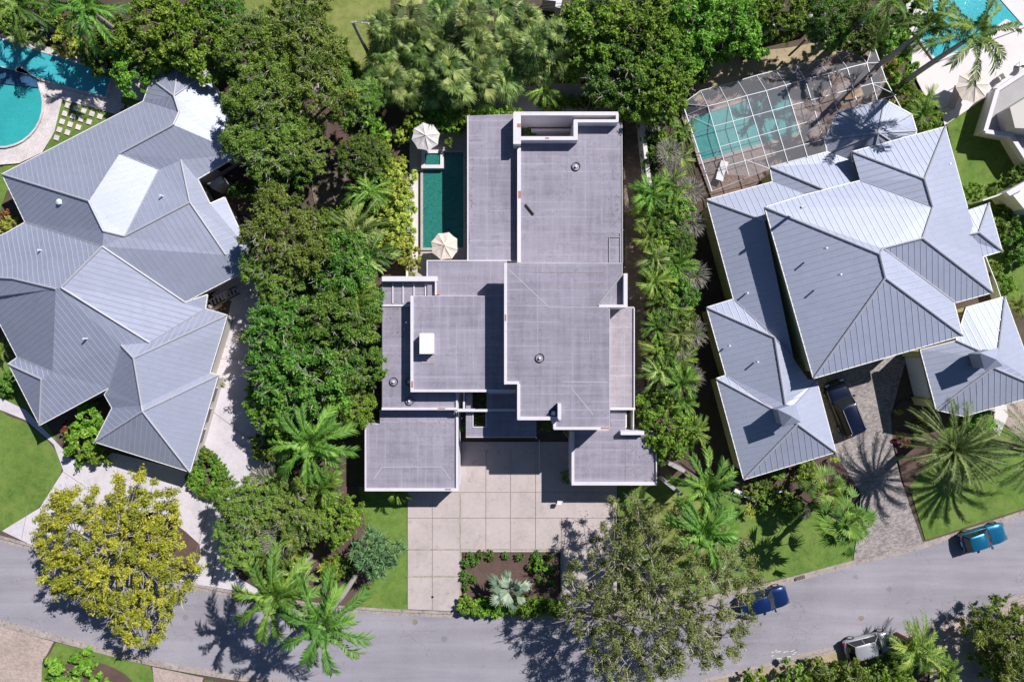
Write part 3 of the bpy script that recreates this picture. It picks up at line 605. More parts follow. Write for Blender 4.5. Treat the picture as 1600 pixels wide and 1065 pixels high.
def metal_house(name, label, V, faces, outline, caps, loc, wallm, roofm, spacing=0.45, vents=(), over=0.45, valleys=(), slope=.37):
    t = thing(name, label, 'house', P(*loc)); inv = t.matrix_basis.inverted()
    def par(o, p=None): o.parent = p or t; o.matrix_parent_inverse = inv; return o
    V = level(V, faces, slope); W = {k: P(*v) for k, v in V.items()}
    for keys, ea in faces:
        pts = [W[k] for k in keys]; b = MB(); b.poly(pts, 0)
        e = (W[ea[1]] - W[ea[0]]); e.z = 0; e.normalize(); g = Vector((-e.y, e.x, 0))
        tr = tessellate_polygon([[Vector((p.x, p.y, 0)) for p in pts]])
        os_ = [p.dot(e) for p in pts]; k0 = math.floor(min(os_) / spacing); k1 = math.ceil(max(os_) / spacing)
        for a_, b_, c_ in tr:
            T = [pts[a_], pts[b_], pts[c_]]
            for k in range(k0, k1 + 1):
                u = k * spacing; hit = []
                for i in range(3):
                    A, B = T[i], T[(i + 1) % 3]; da, db = A.dot(e) - u, B.dot(e) - u
                    if (da < 0) != (db < 0): hit.append(A.lerp(B, da / (da - db)))
                if len(hit) == 2 and (hit[0] - hit[1]).length > 0.1:
                    A, B = hit; up = Vector((0, 0, 1))
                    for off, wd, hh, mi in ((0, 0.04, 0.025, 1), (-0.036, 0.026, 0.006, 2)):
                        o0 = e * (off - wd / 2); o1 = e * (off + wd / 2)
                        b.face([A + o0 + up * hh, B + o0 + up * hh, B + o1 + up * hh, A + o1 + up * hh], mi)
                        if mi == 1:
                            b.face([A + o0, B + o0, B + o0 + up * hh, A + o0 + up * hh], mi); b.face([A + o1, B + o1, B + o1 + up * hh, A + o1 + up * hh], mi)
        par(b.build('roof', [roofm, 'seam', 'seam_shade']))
    for nm_, ls, dz, rr_0 in (('ridge_cap', caps, .04, .085), ('valley', valleys, 0, .05)):
        for a, c in ls:
            b = MB(); b.beam(W[a] + Vector((0, 0, dz)), W[c] + Vector((0, 0, dz)), rr_0, 6); par(b.build(nm_, 'ridge_cap' if dz else 'seam_shade'))
    for ol in outline:
        g = MB(); fz = MB(); n = len(ol); pts = [W[k] for k in ol]
        closed = [Vector((p.x, p.y, 0)) for p in pts]
        for k in range(n):
            A, B = pts[k], pts[(k + 1) % n]
            if ol[k][0].isupper() or ol[(k + 1) % n][0].isupper() or (ol[k], ol[(k + 1) % n]) == ('hg', 'hd'): continue
            fz.face([A, B, B - Vector((0, 0, .28)), A - Vector((0, 0, .28))])
            d = (B - A); d.z = 0
            if d.length < 0.05: continue
            g.beam(A + Vector((0, 0, -0.03)), B + Vector((0, 0, -0.03)), 0.055, 4)
        par(fz.build('fascia', 'fascia')); par(g.build('gutter', 'gutter'))
        ins = inset(closed, over); wl = MB()
        zs = min(p.z for p in pts) - 0.15
        wl.prism(ins, 0, zs, 0, 0); par(wl.build('wall', wallm))
    for vx, vy, vz, kind in vents:
        c = P(vx, vy, vz); b = MB()
        if kind == 0: b.beam(c - Vector((0, 0, .3)), c + Vector((0, 0, .28)), 0.07, 8)
        else: b.box(c, (0.35, 0.35, 0.5)); b.beam(c + Vector((0, 0, .25)), c + Vector((0, 0, .34)), 0.24, 8, 0, 0.05)
        par(b.build('roof_vent', 'white_metal'))
    return t, par, W
e = 2.9
VL = dict(a=(280, 99, e), b_=(326, 112, e), c=(376, 240, e), d=(309, 280, e), d2=(328, 318, e), d3=(351, 308, e), f=(388, 389, e), g=(380, 425, e), h=(289, 472, e), h2=(324, 460, e), h3=(321, 482, e),
  i=(355, 492, e), i2=(347, 520, e), j=(328, 582, e), j2=(341, 586, e), k=(297, 737, e), l=(148, 690, e), l2=(175, 637, e), m=(163, 616, e), n=(170, 606, e), o=(62, 664, e), p=(13, 568, e), p2=(27, 558, e), q=(-20, 468, e), q2=(-60, 470, e),
  r=(-60, 370, e), s=(-10, 372, e), t=(9, 364, e), u=(39, 347, e), v=(3, 272, e), x=(224, 158, e), y=(236, 123, e),
  A=(272, 150, 5.3), B=(280, 175, 4.4), D=(271, 195, 4.1), E=(187, 240, 4.1), F=(139, 314, 5.2), G=(162, 361, 5.2), H=(160, 385, 4.9), I=(195, 369, 4.7), J=(248, 265, 3.6), K=(283, 250, 4.0), L=(297, 316, 5.3), I2=(321, 350, 4.3), I3=(353, 398, 3.9),
  N=(96, 449, 6.6), O=(87, 451, 6.6), Q=(20, 435, 5.6), R=(-60, 430, 5.2), T=(82, 581, 3.6), U=(65, 592, 4.3), X=(209, 559, 5.2), Y=(190, 539, 4.6), Z=(234, 535, 4.4), AA=(223, 642, 5.4), BB=(221.5, 633, 5.4), CC=(331, 330, 3.6), DD=(314, 475, 2.95))
FL = [(['a', 'b_', 'A'], ('a', 'b_')), (['y', 'a', 'A'], ('y', 'a')), (['x', 'y', 'A'], ('x', 'y')), (['x', 'A', 'B'], ('x', 'D')), (['b_', 'c', 'D', 'B', 'A'], ('b_', 'c')),
  (['x', 'B', 'D', 'E', 'F', 'v'], ('x', 'v')), (['D', 'c', 'd', 'K', 'J', 'E'], ('c', 'd')), (['v', 'F', 'G', 'H', 'u'], ('v', 'u')), (['E', 'J', 'I', 'G', 'F'], ('F', 'G', -1)),
  (['J', 'K', 'L', 'I'], ('I', 'L', -1)), (['K', 'd', 'd2', 'd3', 'f', 'I3', 'L'], ('d3', 'f')), (['G', 'I', 'L', 'I3', 'f', 'g', 'h', 'H'], ('g', 'h')),
  (['u', 'H', 'N', 'O', 'Q', 'R', 'r', 's', 't'], ('s', 'u')), (['H', 'h', 'h2', 'h3', 'Z', 'N'], ('i', 'j')), (['h3', 'i', 'X', 'Y', 'Z'], ('k', 'l', -1)), (['X', 'i', 'i2', 'j', 'BB'], ('i', 'j')),
  (['O', 'N', 'Z', 'Y', 'n', 'o', 'U', 'T'], ('o', 'n')), (['R', 'Q', 'O', 'T', 'p2', 'q', 'q2'], ('p2', 'q')), (['p2', 'T', 'U', 'p'], ('o', 'n', -1)), (['p', 'U', 'o'], ('p', 'o')),
  (['Y', 'X', 'BB', 'AA', 'l2', 'm', 'n'], ('l2', 'm')), (['BB', 'j', 'j2', 'AA'], ('k', 'l', -1)), (['j2', 'k', 'AA'], ('j2', 'k')), (['AA', 'k', 'l'], ('k', 'l')), (['AA', 'l', 'l2'], ('l', 'l2'))]
left, parL, WL = metal_house('metal_roof_house', 'sprawling pale house with angular silver grey standing seam hip roofs at the left edge', VL, FL,
  [['a', 'b_', 'c', 'd', 'd2', 'd3', 'f', 'g', 'h', 'h2', 'h3', 'i', 'i2', 'j', 'j2', 'k', 'l', 'l2', 'm', 'n', 'o', 'p', 'p2', 'q', 'q2', 'r', 's', 't', 'u', 'v', 'x', 'y']],
  [('a', 'A'), ('b_', 'A'), ('y', 'A'), ('A', 'B'), ('B', 'D'), ('D', 'E'), ('v', 'F'), ('F', 'G'), ('I', 'L'), ('K', 'L'), ('L', 'I3'), ('G', 'I'), ('O', 'Q'), ('Q', 'R'), ('H', 'N'), ('N', 'Z'), ('H', 'h'), ('U', 'p'), ('U', 'o'), ('X', 'BB'), ('X', 'i'), ('AA', 'j2'), ('BB', 'AA'), ('AA', 'k'), ('AA', 'l'), ('Y', 'X')],
  (150, 400), 'cream_wall', 'metal_roof', 0.44,
  [(95, 316, 4.7, 1), (133, 529, 5.2, 0), (253, 306, 4.6, 0), (63, 391, 4.6, 0), (112, 410, 5.1, 0), (118, 406, 5.1, 0), (131, 399, 5.2, 0), (137, 397, 5.2, 0)], 0.5,
  [('H', 'u'), ('E', 'J'), ('J', 'I'), ('T', 'p2'), ('Y', 'n'), ('Z', 'h3')], .46)
# windows and entrance slats under the left house's eaves
def wall_window(par, a, c, t, wd, z0, z1, mat='glass', frame='white_metal', name='window'):
    A, B = Vector((a.x, a.y, 0)), Vector((c.x, c.y, 0)); d = (B - A).normalized(); n = Vector((-d.y, d.x, 0)); m = A.lerp(B, t)
    b = MB(); b.bar(m - d * (wd / 2 + .07), m + d * (wd / 2 + .07), 0.10, z0 - .07, z1 + .07, 0); f = par(b.build(name, frame))
    b = MB(); b.bar(m - d * wd / 2, m + d * wd / 2, 0.13, z0, z1, 0); q = b.build('pane', mat, f); return f
Lin = inset([Vector((p.x, p.y, 0)) for p in [WL[k] for k in ['a', 'b_', 'c', 'd', 'd2', 'd3', 'f', 'g', 'h', 'h2', 'h3', 'i', 'i2', 'j', 'j2', 'k', 'l', 'l2', 'm', 'n', 'o', 'p', 'p2', 'q', 'q2', 'r', 's', 't', 'u', 'v', 'x', 'y']]], 0.5)
for k, t in ((6, .25), (6, .6), (7, .4), (7, .7), (14, .2), (14, .45), (14, .7), (2, .4), (1, .3), (1, .55), (1, .8)):
    wall_window(parL, Lin[k], Lin[k + 1], t, 1.2, 0.9, 2.1)
b = MB()
for k in range(8): b.bar(P(328 + k * 5.2, 468 - k * 2.9, 2.2), P(332 + k * 5.2, 478 - k * 2.9, 2.2), 0.13, 2.1, 2.2)
b.beam(P(326, 470, 2.05), P(368, 447, 2.05), 0.07); b.beam(P(331, 482, 2.05), P(374, 458, 2.05), 0.07)
for q in ((327, 471), (370, 450), (332, 481), (373, 459)): b.beam(P(*q, 0), P(*q, 2.1), 0.06)
parL(b.build('entrance_trellis', 'dark'))
b = MB(); b.prism([P(324, 287, 2.2), P(345, 275, 2.2), P(350, 284, 2.2), P(332, 295, 2.2)], 0, 2.2); parL(b.build('courtyard_wall', 'stucco_grey'))
for a, c in (('h2', 'h3'), ('m', 'l2')):
    pass

e = 3.5; eh = 6.3
VR = dict(a=(1104, 312, e), b_=(1207, 284, e), b2=(1203, 261, e), b3=(1292, 237, e), c=(1331, 252, e), d=(1331, 237, 4.7), f=(1477, 198, 4.4), g=(1512, 325, 4.3), h=(1545, 317, e), i=(1566, 392, e), j=(1536, 401, 4.2), k=(1551, 457, 4.3), l=(1492, 473, 5.0),
  m=(1510, 480, e), n=(1570, 463, e), o=(1620, 600, e), o2=(1640, 612, e), p=(1506, 650, e), q=(1463, 640, e), r=(1438, 546, e), s=(1494, 532, e),
  t=(1276, 594, e), u=(1306, 706, e), v=(1162, 749, e), x=(1119, 591, e), x2=(1134, 586, e), y=(1104, 480, e), y2=(1146, 467, e),
  ha=(1195, 324, eh), hb=(1271, 591, eh), hc=(1504, 524, eh), hd=(1491, 473, eh - .6), hi=(1259, 304, 5.6), hg=(1344, 282, 5.2),
  A=(1383, 434, 9.6), B=(1374, 397, 9.4), Cc=(1379, 388, 9.1), D=(1441, 372, 7.0), E=(1457, 324, 6.4), F=(1444, 280, 6.1), G=(1344, 283, 4.2), H=(1286, 296, 4.0), I=(1259, 304, 4.1), J=(1195, 338, 4.4), K=(1240, 560, 5.0),
  N=(1529, 363, 4.6), O=(1497, 370, 4.7), Q=(1512, 328, 3.6),
  R=(1210, 527, 5.1), T=(1227, 632, 5.0), U=(1246, 662, 5.9), X=(1215, 643, 5.4), Y=(1237, 637, 5.2), Z=(1262, 592, 3.6),
  AA=(1552, 574, 5.7), BB=(1558, 560, 5.6), CC=(1545, 540, 5.2), LV=(1195, 345, 4.6))
FR = [(['a', 'b_', 'I', 'LV'], ('a', 'b_')), (['ha', 'hi', 'hg', 'E', 'D', 'Cc', 'B'], ('ha', 'hg')), (['b2', 'b3', 'c', 'G', 'H'], ('b2', 'b3')), (['b2', 'H', 'I', 'b_'], ('b2', 'b_')),
  (['d', 'F', 'E', 'hg'], ('d', 'hg')), (['d', 'f', 'F'], ('d', 'f')), (['f', 'g', 'j', 'k', 'D', 'E', 'F'], ('f', 'k')), (['Cc', 'D', 'k', 'l'], ('l', 'k')), (['A', 'B', 'Cc', 'hd', 'hc'], ('hc', 'hd')),
  (['hb', 'A', 'hc'], ('hb', 'hc')), (['ha', 'B', 'A', 'hb'], ('ha', 'hb')),
  (['O', 'Q', 'h', 'N'], ('g', 'h')), (['h', 'i', 'N'], ('h', 'i')), (['O', 'N', 'i', 'j'], ('i', 'j')),
  (['a', 'LV', 'K', 'R', 'y2'], ('a', 'y2')), (['y', 'y2', 'R'], ('y', 'y2')), (['y', 'R', 'T', 'X', 'x2'], ('y', 'x2')), (['x', 'x2', 'X', 'U'], ('x', 'x2')), (['x', 'U', 'v'], ('x', 'v')), (['v', 'U', 'u'], ('u', 'v')),
  (['R', 'K', 'Z', 't', 'Y', 'T'], ('t', 'u')), (['t', 'u', 'U', 'Y'], ('t', 'u')), (['T', 'Y', 'U', 'X'], ('x', 'x2')),
  (['s', 'm', 'n', 'BB'], ('m', 'n')), (['n', 'o', 'o2', 'AA', 'BB'], ('n', 'o')), (['AA', 'o2', 'p'], ('p', 'o2')), (['AA', 'p', 'q'], ('p', 'o2')), (['r', 's', 'BB', 'AA', 'q'], ('r', 'q'))]
right, parR, WR = metal_house('yellow_house', 'big yellow walled house with white standing seam metal hip roofs on the right side', VR, FR,
  [['a', 'b_', 'b2', 'b3', 'c', 'd', 'f', 'g', 'Q', 'h', 'i', 'j', 'k', 'l', 'G', 'LV', 'Z', 't', 'u', 'v', 'x', 'x2', 'y', 'y2'], ['ha', 'hi', 'hg', 'hd', 'hc', 'hb'], ['s', 'm', 'n', 'o', 'o2', 'p', 'q', 'r']],
  [('ha', 'B'), ('B', 'A'), ('B', 'Cc'), ('Cc', 'D'), ('D', 'E'), ('E', 'F'), ('F', 'f'), ('F', 'd'), ('D', 'k'), ('Cc', 'l'), ('A', 'hb'), ('A', 'hc'), ('b2', 'H'), ('h', 'N'), ('i', 'N'), ('N', 'O'), ('y', 'R'), ('R', 'T'), ('x', 'X'), ('X', 'U'), ('U', 'v'), ('U', 'u'), ('a', 'LV'), ('n', 'BB'), ('BB', 's'), ('BB', 'AA'), ('AA', 'q'), ('AA', 'o2')],
  (1330, 450), 'yellow_wall', 'metal_roof_b', 0.50,
  [(1290, 388, 8.1, 0), (1312, 429, 8.4, 0), (1507, 407, 4.6, 0), (1509, 413, 4.6, 0), (1482, 257, 4.6, 0), (1183, 565, 4.6, 0), (1139, 540, 4.2, 0), (1167, 458, 4.1, 0)], 0.42,
  [('hg', 'E'), ('R', 'y2'), ('R', 'K'), ('X', 'x2'), ('Y', 't'), ('J', 'I')])
# gutter flue on the main ridge
b = MB(); b.beam(P(1252, 324, 7.3), P(1252, 324, 8.3), 0.12, 8); b.beam(P(1252, 324, 8.3), P(1258, 321, 8.35), 0.10, 8); parR(b.build('flue_pipe', 'white_metal'))
# dormers
for cx, cy, zz in ((1233, 649, 6.3), (1549, 561, 6.2)):
    b = MB(); k = -0.30; c = P(cx, cy, zz)
    R = Matrix.Rotation(0.28, 4, 'Z')
    q = [c + R @ Vector(v) for v in ((-.6, -.6, 0), (.6, -.6, 0), (.6, .6, 0), (-.6, .6, 0))]
    b.prism(q, zz - 1.6, zz, 1, 1); ap = c + Vector((0, 0, .55)); q2 = [c + R @ Vector(v) for v in ((-.75, -.75, 0), (.75, -.75, 0), (.75, .75, 0), (-.75, .75, 0))]
    for i in range(4): b.face([q2[i], q2[(i + 1) % 4], ap], 0)
    parR(b.build('cupola', ['metal_roof_b', 'metal_roof_b']))
# octagonal pavilion roof
pc = P(1372, 208, 4.7); ring = [(1288, 218), (1309, 175), (1382, 156), (1424, 179), (1432, 205), (1420, 240), (1360, 262), (1292, 240)]
b = MB()
rw = [P(x, y, 3.2) for x, y in ring]
for i in range(8):
    A, B = rw[i], rw[(i + 1) % 8]; b.face([A, B, pc], 0)
    m = 9
    for k in range(1, m):
        p = A.lerp(B, k / m); q = p.lerp(pc, 0.88 * (1 - abs(2 * k / m - 1)) + 0.02); b.beam(p + Vector((0, 0, .02)), q + Vector((0, 0, .02)), 0.028, 4, 1)
    b.beam(A + Vector((0, 0, .03)), pc + Vector((0, 0, .03)), 0.07, 5, 2)
parR(b.build('pavilion_roof', ['metal_roof_b', 'seam', 'ridge_cap']))
b = MB()
for i in range(8): b.beam(rw[i], rw[(i + 1) % 8], 0.07, 4)
parR(b.build('gutter', 'gutter'))
b = MB(); b.prism(inset(rw, 0.9), 0, 3.1); parR(b.build('wall', 'yellow_wall'))
Rin = inset([Vector((WR[k].x, WR[k].y, 0)) for k in ['a', 'b_', 'b2', 'b3', 'c', 'd', 'f', 'g', 'Q', 'h', 'i', 'j', 'k', 'l', 'G', 'LV', 'Z', 't', 'u', 'v', 'x', 'x2', 'y', 'y2']], 0.42)
for t in (.2, .35, .5, .65, .8): wall_window(parR, Rin[19], Rin[20], t, 0.45, 1.7, 2.5)
Gin = inset([Vector((WR[k].x, WR[k].y, 0)) for k in ['s', 'm', 'n', 'o', 'o2', 'p', 'q', 'r']], 0.42)
A, B = Gin[6], Gin[7]; d = (B - A).normalized(); m = A.lerp(B, .52)
b = MB(); b.bar(m - d * 1.75, m + d * 1.75, .14, 0.1, 2.5); parR(b.build('garage_door', 'white_paint'))
for u, v in ((1.85, 2.35), (-1.85, -2.5)): b = MB(); b.bar(m + d * u, m + d * v, .5, 0, 2.9); parR(b.build('pilaster', 'yellow_wall'))

# ================================================================ white neighbour at far right
nb = thing('white_villa', 'tall white rendered villa with a roof terrace cut off by the right edge', 'house', P(1620, 250, 0)); ninv = nb.matrix_basis.inverted()
def nbp(o): o.parent = nb; o.matrix_parent_inverse = ninv; return o
zt = 1.3
b = MB(); b.prism([P(*q, zt) for q in ((1557, 138), (1680, 60), (1760, 60), (1760, 300), (1660, 330), (1600, 250), (1578, 213), (1536, 205))], 0, zt, 0, 1); nbp(b.build('terrace_floor', ['stucco_grey', 'pale_wall']))
b = MB()
def para(px, z, wd, z1, z0):
    n = len(px)
    for k in range(n - 1): b.bar(P(*px[k], z), P(*px[k + 1], z), wd, z0, z1 + 0.003 * k)
para([(1680, 62), (1559, 140), (1540, 205), (1580, 211), (1604, 248)], zt + .5, 0.35, zt + .5, zt)
nbp(b.build('parapet', 'stucco'))
b = MB(); b.prism([P(*q, zt + 1.6) for q in ((1578, 168), (1640, 130), (1700, 130), (1700, 205), (1586, 200))], zt, zt + 1.6, 0, 0); nbp(b.build('upper_storey', 'cream_wall'))
b = MB(); b.prism([P(*q, 2.5) for q in ((1577, 298), (1620, 275), (1700, 275), (1700, 330), (1600, 326))], 0, 2.5); nbp(b.build('side_wing', 'pale_wall'))
b = MB(); b.prism([P(*q, 3.0) for q in ((1572, 300), (1600, 284), (1606, 292), (1578, 306))], 2.5, 3.0); nbp(b.build('white_ledge', 'stucco'))
# garden wall between right lots
def wallthing(name, label, pts, z, wd, mat, z0=0.0, cat='wall'):
    b = MB()
    c = P(*pts[0], 0); 
    for k in range(len(pts) - 1): b.bar(P(*pts[k], z), P(*pts[k + 1], z), wd, z0, z + 0.003 * k)
    o = b.build(name, mat); return tag(o, label, cat)
wallthing('garden_wall', 'thin pale boundary wall running from the yellow house toward the white villa', [(1536, 313), (1580, 298), (1640, 262)], 1.8, 0.12, 'pale_wall')
wallthing('garden_wall', 'pale side wall between the flat roofed house and the screened pool, running up the photo', [(1002, 165), (1007, 220), (1013, 270), (1017, 292)], 1.9, 0.34, 'pale_wall')
wallthing('garden_wall', 'short white garden wall left of the lower left flat roof', [(522, 668), (562, 672)], 1.7, 0.35, 'stucco')
wallthing('garden_wall', 'short leaning grey wall stub on the soil right of the small garage roof', [(1042, 722), (1070, 736)], 1.6, 0.3, 'stucco_grey')
wallthing('garden_wall', 'grey wall stub casting a bar of shadow on the front lawn beside the palms', [(1037, 750), (1066, 773)], 1.7, 0.3, 'stucco_grey')
wallthing('garden_wall', 'long pale wall under the trees above the screened pool', [(1175, 52), (1225, 35), (1290, 20)], 1.9, 0.25, 'stucco')
wallthing('garden_wall', 'low angular pale wall in the bed below the yellow house', [(1148, 765), (1178, 781), (1222, 765), (1232, 772)], 0.5, 0.3, 'bright_deck')
wallthing('garden_wall', 'white wall at the top edge above the palm grove', [(848, -5), (874, -2), (872, 12)], 1.9, 0.5, 'stucco')
wallthing('fence', 'thin pale metal fence along the right flank of the yellow house', [(1540, 400), (1556, 440), (1566, 470)], 1.2, 0.06, 'white_metal', cat='fence')
wallthing('garden_wall', 'pale stair wall beside the yellow green shrubs left of the main house', [(636, 395), (636, 438), (600, 434)], 1.4, 0.18, 'pale_wall')
# left terrace pools
water('swimming_pool', 'narrow turquoise lap pool in the top left corner', [(-40, 48), (0, 62), (60, 80), (120, 99), (175, 114), (165, 151), (110, 137), (55, 120), (0, 103), (-40, 96)], 'pale_water', cop='white_paver', cw=0.15)
cir = [(66 * math.cos(a) + 0, 66 * math.sin(a) + 163) for a in [math.radians(d) for d in range(-62, 118, 12)]] + [(-60, 215), (-60, 128), (0, 132)]
water('swimming_pool', 'round turquoise pool cut off by the left edge below the lap pool', cir, 'aqua_water', cop='white_paver', cw=0.15)
b = MB(); b.prism([P(*q, .36) for q in ((-40, 97), (0, 104), (56, 121), (60, 137), (0, 130), (-40, 128))], 0, .36); tag(b.build('spillway', 'spill'), 'dark blue tiled spillway between the lap pool and the round pool', 'spillway')
# stepping pavers on the lawn panel
k = 0; pav0 = None
inside = lambda x, y, poly: sum(((poly[i][1] > y) != (poly[(i + 1) % len(poly)][1] > y)) and (x < (poly[(i + 1) % len(poly)][0] - poly[i][0]) * (y - poly[i][1]) / (poly[(i + 1) % len(poly)][1] - poly[i][1]) + poly[i][0]) for i in range(len(poly))) % 2
panel = [(101, 160), (176, 183), (128, 206), (76, 232), (90, 205)]; panel2 = [(190, 153), (221, 162), (200, 174), (186, 172)]
for i in range(-2, 12):
    for j in range(-2, 10):
        x = 106 + i * 12.6 - j * 4.3; y = 165 + i * 4.3 + j * 12.6
        if inside(x, y, panel) or inside(x, y, panel2):
            if pav0 is None:
                b = MB(); b.box((0, 0, 0.02), (0.44, 0.44, 0.05)); pav0 = b.build('stepping_paver', 'white_paver'); o = pav0
            else: o = pav0.copy(); C.objects.link(o)
            o.location = P(x, y, 0.21); o.rotation_euler.z = -0.33
            tag(o, 'square white stepping paver set in grass beside the round pool terrace', 'paver', 'stepping pavers in the grass panel')
# top right pool
water('swimming_pool', 'light blue angular pool in the top right corner behind the tall palms', [(1431, 51), (1447, 22), (1472, -20), (1545, -20), (1598, 40), (1540, 62), (1500, 78), (1463, 94)], 'pale_water', cop='bright_deck', cw=0.2)
b = MB(); b.prism([P(*q, .29) for q in ((1538, 55), (1572, 30), (1596, 41), (1545, 62))], 0.25, .29); tag(b.build('sun_shelf', 'bright_deck'), 'white shallow entry steps at the right end of the top right pool', 'steps')
# screened pool + cage
water('swimming_pool', 'turquoise pool under the white framed screen enclosure', [(1077, 186), (1150, 163), (1228, 139), (1247, 208), (1170, 230), (1096, 251)], 'cage_water', cop='pink_paver', cw=0.3)
cage = thing('pool_enclosure', 'white aluminium screen enclosure with grid frame over the pool of the yellow house', 'enclosure', P(1210, 190)); ci = cage.matrix_basis.inverted()
def cg(o): o.parent = cage; o.matrix_parent_inverse = ci; return o
o_, s_ = (1040, 0), 0.2535
Z = lambda x, y, z: P(o_[0] + x * s_, o_[1] + y * s_, z)
eav = [(105, 640), (215, 560), (330, 530), (445, 500), (560, 465), (680, 435), (800, 400), (935, 370), (1055, 335), (1170, 300), (1280, 270)]
kin = [(260, 655), (380, 625), (500, 590), (620, 560), (740, 525), (860, 490), (1000, 455), (1120, 420), (1240, 390)]
bot = [(385, 1075), (515, 1085), (640, 1040), (755, 1005), (875, 970), (995, 930), (1062, 695), (1185, 650), (1305, 620)]
ze, zu = 2.5, 3.5
b = MB(); r_ = 0.036
for k in range(len(eav) - 1): b.beam(Z(*eav[k], ze), Z(*eav[k + 1], ze), r_)
for k in range(len(kin) - 1): b.beam(Z(*kin[k], zu), Z(*kin[k + 1], zu), r_)
for k in range(len(kin)):
    b.beam(Z(*eav[k + 1], ze), Z(*kin[k], zu), r_); b.beam(Z(*kin[k], zu), Z(*bot[k], zu), r_)
for k in range(len(eav)): b.beam(Z(*eav[k], ze), Vector((*Z(*eav[k], ze).xy, 0)), r_)
b.beam(Z(105, 640, ze), Z(285, 1180, ze), 0.06); b.beam(Z(105, 640, ze), Z(260, 655, zu), r_); b.beam(Z(130, 710, ze), Z(260, 655, zu), r_)
b.beam(Z(1240, 390, zu), Z(1330, 385, 3.0), r_); b.beam(Z(1280, 270, ze), Z(1360, 500, ze), r_); b.beam(Z(1360, 500, ze), Z(1450, 665, ze), r_); b.beam(Z(1270, 515, zu), Z(1360, 505, ze), r_); b.beam(Z(1240, 390, zu), Z(1280, 270, ze), r_); b.beam(Z(1270, 515, zu), Z(1410, 580, ze), r_); b.beam(Z(1305, 620, zu), Z(1420, 585, ze), r_)
for (x0, y0, z0), (x1, y1, z1) in (((160, 825, ze), (295, 780, zu)), ((295, 780, zu), (1275, 515, zu)), ((195, 945, ze), (335, 905, zu)), ((335, 905, zu), (1060, 700, zu)), ((235, 1065, ze), (370, 1025, zu)), ((370, 1025, zu), (985, 855, zu)), ((130, 708, ze), (295, 780, zu)), ((330, 915, zu), (240, 1060, ze)), ((490, 985, zu), (420, 1130, ze)), ((640, 1040, zu), (285, 1180, ze)), ((490, 985, zu), (640, 1040, zu))):
    b.beam(Z(x0, y0, z0), Z(x1, y1, z1), 0.03)
for q in ((105, 640), (160, 825), (195, 945), (235, 1065), (285, 1180), (1360, 500), (1450, 665)): b.beam(Z(*q, ze), Vector((*Z(*q, ze).xy, 0)), r_)
cg(b.build('frame', 'cage_metal'))
b = MB()
for k in range(8): b.face([Z(*kin[k], zu - .02), Z(*kin[k + 1], zu - .02), Z(*bot[k + 1], zu - .02), Z(*bot[k], zu - .02)])
for k in range(8): b.face([Z(*eav[k + 1], ze - .02), Z(*eav[k + 2], ze - .02), Z(*kin[k + 1], zu - .02), Z(*kin[k], zu - .02)])
b.face([Z(105, 640, ze - .02), Z(215, 560, ze - .02), Z(260, 655, zu - .02)]); b.face([Z(105, 640, ze - .02), Z(260, 655, zu - .02), Z(385, 1075, zu - .02), Z(285, 1180, ze - .02)])
b.face([Z(1240, 390, zu - .02), Z(1280, 270, ze - .02), Z(1360, 500, ze - .02), Z(1305, 620, zu - .02)])
for k in range(10):
    A, B = Z(*eav[k], ze), Z(*eav[k + 1], ze); b.face([A, B, (B.x, B.y, 0), (A.x, A.y, 0)])
cg(b.build('mesh_panel', 'screen'))

# ================================================================ umbrellas and furniture
def umbrella(px, py, z, r, rz, mat, label, n=8):
    c = P(px, py, z); t = thing('patio_umbrella', label, 'umbrella', (c.x, c.y, 0), rz)
    b = MB(); ap = Vector((0, 0, z + 0.28))
    ring = [Vector((r * math.cos(2 * PI * k / n), r * math.sin(2 * PI * k / n), z - 0.12)) for k in range(n)]
    for k in range(n):
        A, B = ring[k], ring[(k + 1) % n]; mid = (A + B) / 2 * 0.965; mid.z = z - 0.14
        q = ap.lerp(mid, 0.5) - Vector((0, 0, 0.05))
        hA, hB = ap.lerp(A, .5), ap.lerp(B, .5)
        for f in ((ap, hA, q), (ap, q, hB), (hA, A, mid, q), (q, mid, B, hB)): b.face(f)
    b.build('canopy', mat, t)
    b = MB()
    for k in range(n): b.beam(ap + Vector((0, 0, .01)), ring[k] + Vector((0, 0, .01)), 0.016, 4)
    b.build('rib', 'cushion', t)
    b = MB(); b.beam((0, 0, 0), (0, 0, z + 0.3), 0.03, 8); b.build('pole', 'grey_metal', t)
    b = MB(); b.beam((0, 0, z + 0.28), (0, 0, z + 0.4), 0.045, 8, 0, 0.02); b.build('finial', 'grey_metal', t)
    b = MB(); b.beam((0, 0, 0), (0, 0, 0.12), 0.3, 12); b.build('base', 'grey_metal', t)
    return t
umbrella(665, 213, 2.5, 1.22, 0.2, 'fabric', 'pale grey octagonal patio umbrella over the raised spa')
umbrella(695, 384, 2.4, 1.22, 0.5, 'fabric_b', 'cream pink octagonal patio umbrella at the lower end of the dark teal pool')
umbrella(1521, 134, 1.95, 1.45, 0.1, 'fabric_b', 'beige octagonal patio umbrella on the bright terrace at the top right')
